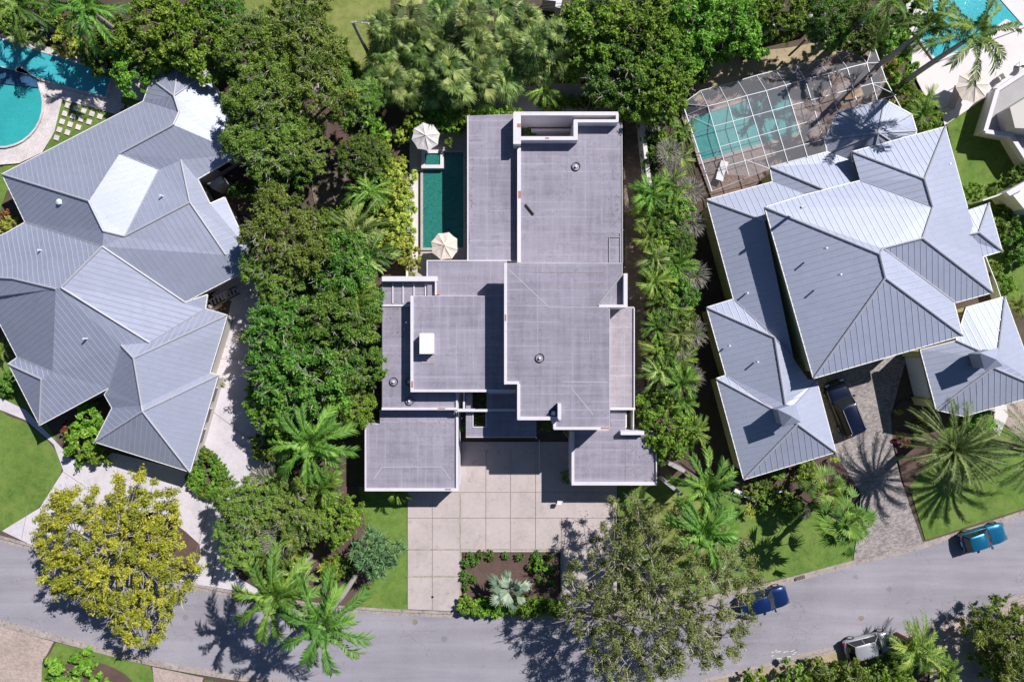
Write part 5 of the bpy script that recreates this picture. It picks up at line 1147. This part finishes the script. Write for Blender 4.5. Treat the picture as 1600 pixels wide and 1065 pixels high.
NAMES = dict(oak='oak_tree', dark='dense_tree', ficus='ficus_tree', gum='gum_tree', yellow='yellow_tree', shrub='shrub', lime='shrub', olive='shrub', red='shrub', vib='shrub', royal='royal_palm', date='date_palm', fan='fan_palm', wash='fan_palm', bis='silver_palm', areca='areca_palm', yucca='yucca', agave='agave', brom='bromeliad', ti='ti_plant', banana='banana_plant', twig='bare_shrub')
CATS = dict(oak='tree', dark='tree', ficus='tree', gum='tree', yellow='tree', shrub='shrub', lime='shrub', olive='shrub', red='shrub', vib='shrub', royal='palm tree', date='palm tree', fan='palm tree', wash='palm tree', bis='palm tree', areca='palm tree', yucca='plant', agave='plant', brom='plant', ti='plant', banana='plant', twig='shrub')
prng = random.Random(99)
def plant(key, px, py, rpx, ztop, label, group=None, rz=None, sz=None):
    """rpx: crown radius in photo pixels; ztop: height of the crown's seat above the ground"""
    base = key.rstrip('0123456789'); L = LIB[key]
    zc = ztop; c = P(px, py, zc)
    t = thing(NAMES[base], label, CATS[base], (c.x, c.y, 0), prng.uniform(0, 2 * PI) if rz is None else rz, group)
    unit = {'royal': 3.3, 'date': 4.0, 'fan': 1.75, 'wash': 2.1, 'bis': 2.0, 'areca': 2.0, 'yucca': 2.2, 'agave': .75, 'brom': 1.4, 'ti': 1.0, 'banana': 1.5, 'twig': 1.5}.get(base, L['R'])
    s = rpx * S * (1 - zc / HC) / unit
    k = link('crown', L['crown'], t); k.location = (0, 0, zc - (L['H'] * s * .5 if base not in CATS or unit == L['R'] else 0)); k.scale = (s, s, s * (sz or 1))
    if L['trunk'] is not None:
        zb = k.location.z; q = link('trunk', L['trunk'], t); q.scale = (s, s, max(.05, zb) / L['h'])
        if base in ('royal', 'date', 'fan', 'wash', 'bis'): q.scale = (1, 1, zb / L['h'])
        if base in ('oak', 'dark', 'ficus', 'gum', 'yellow', 'shrub', 'lime', 'olive', 'red', 'vib'):
            q.scale = (s, s, s); q.location.z = zb - L['h'] * s
            if q.location.z > 0: q.scale = (s, s, s * 1.0); st = MB(); st.beam((0, 0, 0), (0, 0, q.location.z + .1), .2 * s * 1.3, 8); st.build('trunk_base', 'bark', q).location = (0, 0, 0) if False else (0, 0, -q.location.z / s)
        if L.get('extra') is not None:
            x = link('crownshaft', L['extra'], t); x.scale = (1, 1, 1); x.location.z = zb - L['h']
    return t

T = []
def add(*a, **k): plant(*a, **k)
# --- big broadleaf trees
add('yellow', 174, 872, 126, 4.8, 'wide yellow green tree overhanging the street in front of the left house')
add('gum', 1035, 935, 158, 7.0, 'sprawling sparse grey green tree over the street right of the main driveway')
oaks = [
 ('oak1', 398, 60, 52, 6.0, 'olive oak at the top edge beside the dry lawn, left of the others'),
 ('oak2', 470, 48, 62, 6.5, 'olive oak at the top edge reaching over the dry lawn'),
 ('oak1', 410, 140, 58, 6.5, 'olive oak touching the upper right corner of the left house roof'),
 ('oak2', 492, 125, 62, 6.5, 'olive oak left of the leaning utility pole'),
 ('oak2', 545, 150, 42, 5.5, 'small olive oak just below the utility pole'),
 ('oak1', 415, 220, 60, 6.0, 'olive oak over the courtyard notch of the left house'),
 ('oak2', 466, 232, 44, 5.5, 'olive oak beside the bare soil patch in the left tree strip'),
 ('dark1', 563, 240, 36, 4.2, 'mid green tree left of the yellow green shrubs by the teal pool'),
 ('oak1', 440, 365, 68, 6.0, 'broad olive oak right of the left house\'s white roof face'),
 ('oak2', 425, 425, 45, 5.5, 'olive oak at the entrance trellis of the left house'),
 ('dark2', 540, 425, 58, 5.0, 'dark green tree left of the flat roofed house\'s upper wing'),
 ('dark1', 440, 520, 62, 5.0, 'deep green tree overhanging the left driveway, upper of the pair'),
 ('dark2', 520, 500, 68, 5.0, 'deep green tree close to the left wall of the main house'),
 ('dark1', 470, 590, 78, 5.0, 'largest deep green tree beside the left driveway'),
 ('dark2', 545, 575, 50, 4.6, 'deep green tree left of the two round roof vents'),
 ('ficus1', 425, 645, 38, 3.6, 'light green tree at the foot of the dark trees by the left driveway'),
 ('ficus2', 545, 640, 38, 3.6, 'light green tree above the short white garden wall'),
 ('oak1', 392, 790, 52, 4.5, 'olive tree shading the left driveway below the big palm'),
 ('oak2', 452, 800, 52, 4.5, 'olive tree in the planting bed below the big feather palm'),
 ('oak2', 375, 848, 42, 4.0, 'olive tree nearest the yellow tree across the drive'),
 ('ficus1', 525, 812, 38, 3.2, 'yellow green tree left of the front lawn strip'),
 ('olive1', 430, 860, 38, 3.0, 'olive shrub behind the white roadside palm trunk'),
 ('ficus1', 235, 45, 62, 4.6, 'big leafed green tree above the lap pool'),
 ('ficus2', 300, 55, 58, 4.6, 'big leafed green tree above the left house\'s octagonal turret'),
 ('ficus2', 205, 95, 42, 3.6, 'dark leafy tree between lap pool and turret roof'),
 ('dark1', 345, 20, 40, 4.5, 'mid green tree at the top edge left of the dry lawn'),
 ('ficus1', 925, 45, 58, 5.0, 'light green tree at the top edge right of the palm grove'),
 ('ficus2', 1000, 40, 62, 5.5, 'bright green tree at the top edge above the white court wall'),
 ('ficus1', 1085, 22, 60, 5.5, 'bright green tree at the top edge, third from the palm grove'),
 ('ficus2', 1150, 30, 55, 5.2, 'bright green tree over the pale wall above the sandy clearing'),
 ('ficus1', 1225, 12, 45, 5.0, 'bright green tree at the top edge over the sandy clearing'),
 ('dark1', 985, 110, 62, 5.2, 'lumpy green tree just above the right end of the court wall'),
 ('ficus1', 1030, 132, 50, 5.4, 'lumpy bright tree left of the screen enclosure'),
 ('ficus2', 1000, 150, 42, 4.6, 'small lumpy tree beside the top of the pale side wall'),
 ('ficus2', 1046, 92, 42, 5.8, 'rounded bright tree at the edge of the sandy clearing'),
 ('dark2', 1290, 30, 42, 5.0, 'dark tree at the top edge among the leaning palm trunks'),
 ('dark1', 1345, 40, 40, 4.5, 'dark tree above the right end of the screen enclosure'),
 ('oak1', 1320, 1122, 78, 3.0, 'olive bush mass at the lower kerb below the silver car'),
 ('oak2', 1590, 1005, 60, 3.6, 'olive tree at the bottom right corner over the pink pavers'),
 ('ficus1', 1045, 668, 48, 3.4, 'light leafy tree overlapping the small garage roof\'s right side'),
]
for q in oaks: add(*q)
# --- palms
for q in [
 ('royal1', 483, 692, 66, 6.0, 'feather palm overlapping the short white wall left of the flat garage roof'),
 ('royal1', 428, 930, 70, 9.6, 'royal palm leaning out over the street, left one of the pair'),
 ('royal2', 505, 975, 72, 10.4, 'royal palm over the street with the long white trunk, right one of the pair'),
 ('royal2', 1105, 762, 52, 6.2, 'upper royal palm on the lawn between the garage roof and the yellow house'),
 ('royal1', 1098, 832, 58, 7.0, 'lower royal palm on the lawn beside the sparse grey green tree'),
 ('royal3', 1522, 55, 64, 10.5, 'tall palm with a long slanting trunk over the top right pool, right one'),
 ('royal2', 1455, 40, 46, 9.5, 'tall palm over the left side of the top right pool'),
 ('royal3', 1385, -5, 50, 8.8, 'tall palm at the top edge above the screen enclosure'),
 ('royal1', 135, 12, 58, 6.0, 'feather palm at the top edge over the lap pool'),
 ('royal2', 30, 8, 45, 5.0, 'feather palm in the very top left corner'),
 ('date1', 1487, 700, 86, 4.9, 'large date palm on the lawn right of the paved drive'),
 ('date1', 1618, 705, 80, 4.9, 'date palm cut off by the right edge of the photo'),
 ('wash1', 1290, 768, 46, 3.4, 'fan palm nearest the corner of the yellow house, upper of two'),
 ('wash1', 1320, 814, 52, 5.4, 'fan palm beside the paved drive, lower of two'),
 ('bis1', 796, 917, 40, 1.7, 'silver blue fan palm in the square bed on the main driveway'),
 ('areca2', 1425, 1010, 42, 2.4, 'green palm over the kerb right of the silver car'),
 ('areca2', 1448, 158, 20, 1.6, 'small palm beside the terrace above the yellow house roof') ,
 ('areca1', 1437, 180, 26, 2.2, 'small palm squeezed between the pavilion roof and the bright terrace'),
 ('royal2', 620, 766, 22, 1.9, 'small young palm in the shade below the left flat garage roof'),
 ]: add(*q)
fg = 'fan palms in the grove behind the main house'
ORD = ('first', 'second', 'third', 'fourth', 'fifth', 'sixth', 'seventh', 'eighth', 'ninth', 'tenth', 'eleventh', 'twelfth', 'thirteenth', 'fourteenth', 'fifteenth')
def rank(seq, item, key): return ORD[sorted(seq, key=key).index(item)]
for row, xs in (('top', [(600, 40), (642, 24), (690, 20), (735, 28), (780, 18), (826, 30)]), ('second', [(600, 82), (645, 70), (690, 62), (742, 72), (790, 60), (838, 72), (870, 52)]), ('third', [(608, 122), (655, 112), (702, 106), (752, 112), (800, 100), (846, 108)]), ('lowest', [(590, 138), (634, 140), (672, 141), (712, 136), (750, 128), (788, 120)])):
    for k, (x, y) in enumerate(xs):
        add(('fan1', 'fan2', 'fan3')[(k + len(row)) % 3], x + prng.uniform(-4, 4), y + prng.uniform(-4, 4), 37 + prng.uniform(-5, 5), 4.2 - y / 90 + prng.uniform(-.9, 1.5), 'fan palm, %s from the left in the %s row of the grove' % (ORD[k], row), group=fg)
for x, y, r, z, kk in [(860, 90, 34, 3.0, 'areca4'), (900, 100, 34, 3, 'areca2'), (930, 90, 30, 3, 'areca4'), (850, 140, 24, 2, 'areca2')]:
    add(kk, x, y, r, z, 'feathery palm clump between the fan palm grove and the lumpy trees', group='palm clumps beside the fan palm grove')
# right hand strip of areca palms and dead fronds
ag = 'areca palms in the strip right of the main house'
for col, xs in (('left', [(1014, 305), (1018, 338), (1012, 372), (1024, 404), (1020, 440), (1028, 474), (1024, 510), (1028, 545), (1030, 580)]), ('right', [(1045, 292), (1052, 322), (1056, 352), (1046, 384), (1058, 415), (1060, 448), (1055, 485), (1060, 522), (1058, 560), (1062, 598), (1068, 628), (1084, 672)])):
    for k, (x, y) in enumerate(xs):
        add(('areca1', 'areca2', 'areca4', 'areca2', 'areca1')[(k + len(col)) % 5], x, y, 27 + prng.uniform(-6, 6), 2.7 + prng.uniform(-.9, .8), 'feathery palm, %s from the top in the %s column right of the main house' % (ORD[k], col), group=ag)
for k, (x, y) in enumerate([(1080, 350), (1085, 430), (1078, 300), (1050, 480), (1075, 590), (1045, 240), (1060, 540), (1050, 275), (1082, 520)]):
    add('twig', x, y, 24, 2.6, 'bare grey twiggy shrub among the palms right of the main house', group='bare grey shrubs in the right palm strip')
UT = [(1045, 215, 30, 'shrub1'), (1060, 250, 26, 'areca4'), (1030, 245, 26, 'shrub2'), (1065, 205, 22, 'areca4'), (1020, 215, 18, 'shrub2')]
for x, y, r, kk in UT:
    add(kk, x, y, r, 1.9, 'low plant between the pale side wall and screen enclosure, %s from the left' % rank(UT, (x, y, r, kk), lambda q: q[0]), group='undergrowth left of the screen enclosure')
add('areca3', 1021, 190, 20, 2.6, 'drooping grey dead palm crown at the top of the pale side wall')
RT = [(1036, 310), (1034, 360), (1068, 378), (1036, 420), (1040, 462), (1068, 500), (1042, 500), (1045, 540), (1046, 575), (1044, 620), (1070, 585), (1032, 395), (1066, 330), (1070, 460)]
for k, (x, y) in enumerate(RT):
    add(('olive1', 'shrub2', 'dark1', 'vib1')[k % 4], x, y, 21, 3.2, 'small dark leafy tree among the palms right of the main house, %s from the top' % rank(RT, (x, y), lambda q: q[1] + q[0] * .001), group='leafy trees among the right palms')
# grey/dead palms in the left strip
add('areca4', 560, 362, 42, 3.6, 'greyish palm with dry fronds left of the bright yellow green shrubs')
add('areca4', 575, 400, 42, 3.4, 'grey green palm just above the stairs left of the main house')
add('areca2', 560, 470, 36, 4.4, 'feathery palm beside the upper left corner of the flat roofs')
add('areca2', 578, 300, 36, 2.8, 'dark feathery palm below the mid green tree in the left strip')
add('areca3', 425, 750, 34, 3.2, 'greyish dry palm under the big feather palm by the left drive')
add('areca1', 505, 755, 34, 2.8, 'bright feathery palm right of the greyish dry palm')
add('areca4', 470, 905, 30, 2.6, 'dry yellowish palm tuft between the two royal palms')
add('areca3', 455, 770, 22, 3.6, 'bleached heap of dead fronds in the planting bed left of the front lawn')
add('yucca1', 590, 862, 40, 2.6, 'round blue green spiky shrub on the front lawn strip')
add('twig', 440, 840, 34, 3.6, 'pale bare branched shrub behind the roadside palms')
# lime hedge shrubs by the pool
lg = 'yellow green shrubs along the pool walk'
for k_, (x, y, r, z) in enumerate([(628, 275, 17, 2.2), (622, 297, 18, 2.2), (630, 318, 17, 2.2), (618, 335, 18, 2.2), (628, 350, 17, 2.2), (620, 372, 19, 2.2), (632, 385, 16, 2.2), (645, 402, 10, 1.6), (646, 415, 9, 1.3)]):
    add('lime1', x - 4, y, r * 1.35, z, 'yellow green shrub, %s from the top of the row along the pool walk' % ORD[k_], group=lg)
for x, y, r, kk, lb in [(580, 210, 24, 'vib1', 'glossy bright shrub left of the pale umbrella, upper'), (585, 235, 24, 'vib1', 'glossy bright shrub left of the pale umbrella, lower'), (590, 262, 26, 'shrub1', 'bright shrub between the mid green tree and the pool walk'), (628, 212, 12, 'lime1', 'yellow green bush directly left of the pale umbrella'), (626, 252, 10, 'lime1', 'small yellow green bush left of the raised spa'), (600, 320, 26, 'shrub2', 'dark shrub behind the row of yellow green shrubs'), (590, 290, 28, 'shrub2', 'dark shrub above the greyish palm'), (702, 222, 7, 'vib1', 'small green plant right of the pale umbrella')]:
    add(kk, x, y, r, 1.6, lb)
# undergrowth mass, left strip
ug = 'undergrowth under the left tree strip'
for k in range(40):
    y = prng.uniform(40, 760); x = prng.uniform(400, 560)
    if 470 < x < 560 and (150 < y < 345): x -= 85
    add(('shrub2', 'shrub1', 'olive1')[k % 3], x, y, prng.uniform(18, 30), 1.3, 'low shrub half hidden under the tree strip between the left house and main house', group=ug)
for k in range(20):
    x = prng.uniform(380, 545); y = prng.uniform(780, 915)
    add(('shrub1', 'olive1', 'shrub2', 'brom1')[k % 4], x, y, prng.uniform(14, 24), 1.1, 'low shrub in the crowded front bed between the left drive and the lawn strip', group='shrubs in the crowded front bed')
for k in range(18):
    x = prng.uniform(860, 1180); y = prng.uniform(10, 100)
    add(('shrub2', 'shrub1')[k % 2], x, y, prng.uniform(20, 32), 1.6, 'low shrub under the bright trees at the top of the photo', group='undergrowth below the top bright trees')
for k in range(10):
    x = prng.uniform(1020, 1075); y = prng.uniform(280, 700)
    add('shrub2', x, y, prng.uniform(14, 22), 1.2, 'low dark shrub beneath the palms right of the main house', group='undergrowth below the right palms')
# top-left pool planting
for q in [('shrub2', 22, 40, 20, 1.0, 'dark shrub at the upper edge of the lap pool, leftmost'), ('areca4', 62, 62, 14, .9, 'small grass tuft leaning over the lap pool'), ('shrub1', 142, 78, 18, 1.2, 'leafy shrub hanging over the middle of the lap pool'), ('shrub2', 60, 10, 24, 1.6, 'dark shrub in the top left planting bed'), ('agave1', 73, 46, 13, .5, 'blue grey agave above the lap pool'), ('lime1', 100, 62, 20, 1.2, 'yellow green shrub hanging over the lap pool, left'), ('lime1', 118, 75, 14, 1.2, 'yellow shrub hanging over the lap pool, right'), ('areca4', 35, 62, 18, .9, 'spiky grass tuft at the edge of the lap pool'), ('shrub1', 50, 28, 16, 1.2, 'bright shrub in the top left planting'), ('shrub1', 8, 22, 18, 1.2, 'bright shrub in the top left corner'), ('shrub2', 150, 90, 26, 1.8, 'dark shrub over the far end of the lap pool'), ('shrub2', 180, 60, 34, 1.8, 'dark shrub above the lap pool under the feather palm'), ('olive1', 100, 30, 24, 1.4, 'olive shrub beneath the feather palm at the top left'),
 ('banana', 350, 85, 26, 2.4, 'banana plant right of the turret roof'), ('banana', 362, 120, 24, 2.2, 'lower banana plant right of the turret roof'), ('shrub1', 330, 100, 18, 1.6, 'bright shrub at the tip of the turret roof'),
 ('lime1', 12, 350, 16, 1.0, 'yellow green shrub at the left edge between the roofs'), ('red1', 8, 335, 9, 1.0, 'red leafed plant at the left edge between the roofs'), ('shrub2', 10, 600, 18, .8, 'green shrub under the eave at the far left'), ('areca2', 8, 545, 18, 1.0, 'fine leafed plant at the left edge under the eave'),
 ('vib1', 138, 655, 24, 1.4, 'bright leafy shrub in the notch of the left house\'s front'), ('shrub1', 125, 690, 28, 1.3, 'round clipped shrub nearest the curved path'), ('shrub1', 145, 705, 20, 1.2, 'round clipped shrub under the roof corner'), ('red1', 103, 668, 10, .9, 'reddish plant under the left house\'s front eave'),

  ('shrub2', 95, 1078, 26, 1.0, 'dark bush cut off by the bottom edge on the small lawn'), ('shrub1', 114, 1058, 40, 1.0, 'rounded green bush on the small lawn at the bottom left'), ('brom1', 120, 1068, 16, 1.1, 'spiky tuft beside the rounded bush at the bottom left'),
 ('shrub2', 370, 298, 14, 1.0, 'small dark shrub in the courtyard of the left house'), ('shrub2', 398, 302, 14, .9, 'small shrub in the brown soil right of the left courtyard'), ('twig', 376, 525, 12, .5, 'small thorny plant beside the left drive'), ('brom1', 348, 600, 6, .4, 'tiny potted tuft on the brick edging of the left drive'),
 ('shrub2', 826, 203, 11, 1.6, 'green bush inside the walled light court'), ('red1', 877, 208, 7, .8, 'reddish plants inside the walled light court'), ('ti1', 868, 160, 22, .9, 'strappy plant cluster above the court wall, left'), ('ti1', 895, 155, 22, .9, 'strappy plant cluster above the court wall, middle'), ('ti1', 922, 160, 20, .9, 'strappy plant cluster above the court wall, right'), ('brom1', 852, 168, 14, .6, 'yellowish tuft above the court wall'),
 ('shrub2', 750, 625, 9, 1.0, 'dark bush in the square opening of the entrance canopy'), ('shrub2', 748, 652, 10, 1.0, 'dark bush in the lower canopy opening'), ('shrub1', 720, 668, 6, .8, 'small bush between garage and canopy'), ('olive1', 853, 663, 10, 1.2, 'bush in the planter below the tall block\'s corner'), ('lime1', 887, 673, 8, 1.0, 'bush at the corner of the right flat garage'), ('olive1', 887, 745, 10, .9, 'creeper at the foot of the right flat garage')]:
    add(*q)
IT = [(316, 706), (325, 712), (334, 720), (342, 730), (348, 741), (352, 752), (350, 763), (341, 770), (330, 773), (319, 770), (309, 764), (301, 756), (298, 745), (303, 735), (311, 722), (335, 735), (341, 750), (332, 761), (318, 757), (312, 742)]
for k, (x, y) in enumerate(IT): add(('shrub2', 'shrub1')[k % 2], x, y, 9.5, .7, 'clipped bush of the hedge ring filling the teardrop island bed', group='clipped hedge of the island bed')
# square bed on the driveway
for k, (x, y) in enumerate([(735, 868), (750, 867), (765, 868), (790, 868), (812, 870), (838, 869), (858, 871), (727, 880), (726, 900), (728, 917), (742, 878), (860, 890), (862, 910), (845, 905), (830, 885), (740, 905)]):
    add('shrub2', x, y, 6 + (k % 3), .4, 'tiny green plant edging the square bed on the driveway', group='small plants edging the square bed')
add('vib1', 843, 885, 10, .8, 'bright bush in the square bed right of the silver palm')
hg = 'shrubs of the low hedge at the kerb'
for k in range(15):
    add(('vib1', 'shrub1')[k % 2], 729 + k * 10.2, 946 + (k % 3) * 3, 13, .8, 'shrub in the low hedge between the square bed and the street, %s from the left' % ORD[k], group=hg)
# hedge behind the pool & left of A
for k in range(12):
    add('vib1', 648 + k * 14, 192 - k * 1.3 + (k % 2) * 4, 16, 1.9, 'bright shrub in the hedge row above the teal pool, %s from the left' % ORD[k], group='hedge row above the teal pool')
# right property planting
BT = [(1180, 765, 16, 'olive1'), (1200, 785, 18, 'olive1'), (1220, 775, 14, 'shrub1'), (1245, 745, 14, 'brom1'), (1262, 735, 14, 'vib1'), (1240, 790, 16, 'olive1'), (1270, 760, 16, 'ti1'), (1170, 800, 14, 'brom1'), (1215, 740, 10, 'vib1'), (1198, 758, 10, 'shrub2'), (1255, 800, 12, 'twig')]
for k, (x, y, r, kk) in enumerate(BT):
    add(kk, x, y, r, .8, 'low plant in the bed below the yellow house\'s front eave, %s from the left' % rank(BT, (x, y, r, kk), lambda q: q[0]), group='plants in the bed below the yellow house')
add('brom1', 1303, 716, 8, .9, 'bright yellow tuft at the roof corner above the fan palms'); 
for q in [('brom1', 1404, 645, 9, .5, 'orange and green tuft in the shaded bed by the garage'), ('red1', 1412, 690, 12, .5, 'red brown plant left of the large date palm'), ('lime1', 1440, 668, 12, .6, 'yellow plant under the large date palm\'s left side'), ('shrub1', 1530, 655, 24, .6, 'green shrub between the roof eave and the large date palm'), ('shrub1', 1500, 300, 14, 1.2, 'bright shrub in the corner beside the small hip roof'), ('shrub1', 1522, 296, 12, 1.1, 'second bright shrub in the corner beside the small hip roof'), ('shrub1', 1552, 300, 8, 1.1, 'small bright shrub beside the thin boundary wall'), ('shrub1', 1553, 425, 14, .8, 'bright shrub by the thin metal fence'), ('shrub1', 1572, 445, 16, .8, 'bright shrub at the lower end of the thin metal fence'), ('areca2', 1590, 480, 20, 1.2, 'feathery plant at the right edge below the metal fence'), ('red1', 1593, 545, 12, 1.0, 'orange plant at the right edge beside the roof'),
 ('shrub2', 1572, 350, 26, 1.2, 'dark clipped hedge block right of the small hip roof, upper'), ('shrub2', 1592, 385, 26, 1.2, 'dark clipped hedge block right of the small hip roof, lower'), ('shrub2', 1590, 280, 20, 1.2, 'dark hedge along the thin boundary wall'),
 ('shrub1', 1400, 75, 26, 2.2, 'bright shrub between the screen enclosure and the tall palm trunks'), ('shrub1', 1412, 112, 24, 2.0, 'bright shrub beside the long palm trunks'), ('lime1', 1395, 100, 16, 2.0, 'yellow green shrub by the enclosure corner'), ('shrub1', 1420, 150, 20, 1.5, 'bright shrub beside the bright terrace'), ('shrub1', 1448, 190, 22, 1.8, 'bright shrub at the foot of the bright terrace'), ('shrub2', 1380, 50, 30, 2.4, 'dark shrub among the palms above the enclosure'), ('shrub2', 1430, 20, 28, 2.4, 'dark shrub beside the top right pool'), ('shrub1', 1340, 15, 26, 2.4, 'bright shrub at the top edge by the slanting trunks'),
 ('shrub2', 1110, 200, 14, .6, 'plant at the left corner of the screen enclosure')][:-1]:
    add(*q)
# lower right verge bushes
KT = [(1180, 1068, 18, 'shrub1'), (1240, 1062, 24, 'olive1'), (1290, 1058, 26, 'olive1'), (1318, 1062, 22, 'shrub1'), (1382, 1058, 24, 'olive1'), (1408, 1030, 24, 'olive1'), (1440, 1020, 26, 'areca1'), (1470, 1045, 26, 'areca1'), (1480, 1068, 22, 'areca1'), (1400, 1065, 30, 'shrub1'), (1345, 1058, 18, 'shrub1')]
for k, (x, y, r, kk) in enumerate(KT):
    add(kk, x, y, r, 1.6, 'leafy bush in the mass along the lower kerb, %s from the left' % rank(KT, (x, y, r, kk), lambda q: q[0]), group='bushes along the lower kerb')
for x, y in ((1580, 985), (1560, 1040), (1600, 1050)): add('olive1', x, y, 30, 1.8, 'olive bush under the tree in the bottom right corner', group='bushes in the bottom right corner')
# ---------------------------------------------------------------- utility pole and wires
up_ = thing('utility_pole', 'grey wooden utility pole with a crossarm at the left edge of the palm grove', 'utility pole', P(583, 99)); ui = up_.matrix_basis.inverted()
b = MB(); A = P(583, 99, 0); b.beam(A, (A.x, A.y, 7.8), .16, 8, 0, .12); b.build('pole', 'palm_trunk', up_).matrix_parent_inverse = ui
b = MB(); b.beam(P(553, 34, 7.5), P(578, 37, 7.5), .06, 4); b.build('crossarm', 'palm_trunk', up_).matrix_parent_inverse = ui
b = MB()
for q in ((556, 34), (566, 35.5), (576, 37)): b.beam(P(*q, 7.5), P(*q, 7.75), .05, 6)
b.build('insulator', 'white_metal', up_).matrix_parent_inverse = ui
b = MB(); b.tube([P(576, 37, 7.7), P(660, 29, 7.2), P(800, 16, 7.0), P(950, 5, 7.3), P(1150, -12, 7.8)], [.018] * 5, 4); tag(b.build('overhead_wire', 'dark'), 'thin overhead wire from the right tip of the utility pole crossarm', 'wire')
b = MB(); b.tube([P(556, 34, 7.7), P(660, 24, 7.2), P(800, 11, 7.0), P(950, 0, 7.3)], [.018] * 4, 4)
tag(b.build('overhead_wire', 'dark'), 'thin overhead wire from the left tip of the utility pole crossarm', 'wire')

# ---------------------------------------------------------------- fallen leaves
def litter(name, spots, mat, seed, size=.055):
    rn = random.Random(seed); b = MB()
    for x, y, rx, ry, n_, z in spots:
        for k in range(n_):
            p = P(x + rn.gauss(0, rx), y + rn.gauss(0, ry), z); a = rn.uniform(0, PI); d = Vector((math.cos(a), math.sin(a), rn.uniform(-.2, .2))) * size * rn.uniform(.5, 1.2); q = Vector((-d.y, d.x, 0)) * .5
            b.face([p - d, p + q, p + d, p - q])
    o = b.build(name, mat); o['kind'] = 'stuff'
litter('fallen_leaves', [(1000, 955, 90, 10, 900, .15), (1040, 975, 100, 30, 700, .04), (700, 957, 60, 3, 120, .05), (450, 945, 60, 4, 120, .06), (160, 900, 90, 40, 260, .13), (930, 850, 20, 40, 160, .17), (1500, 950, 70, 16, 90, .06), (560, 860, 12, 40, 120, .17)], 'wood', 3)
litter('roof_litter', [(735, 300, 3, 60, 60, ZA + .02), (960, 330, 8, 50, 70, ZB + .02), (700, 655, 30, 6, 40, ZG + .02), (1000, 700, 14, 30, 70, ZJ + .02), (640, 500, 10, 30, 10, ZF + .02)], 'bark', 4, .07)
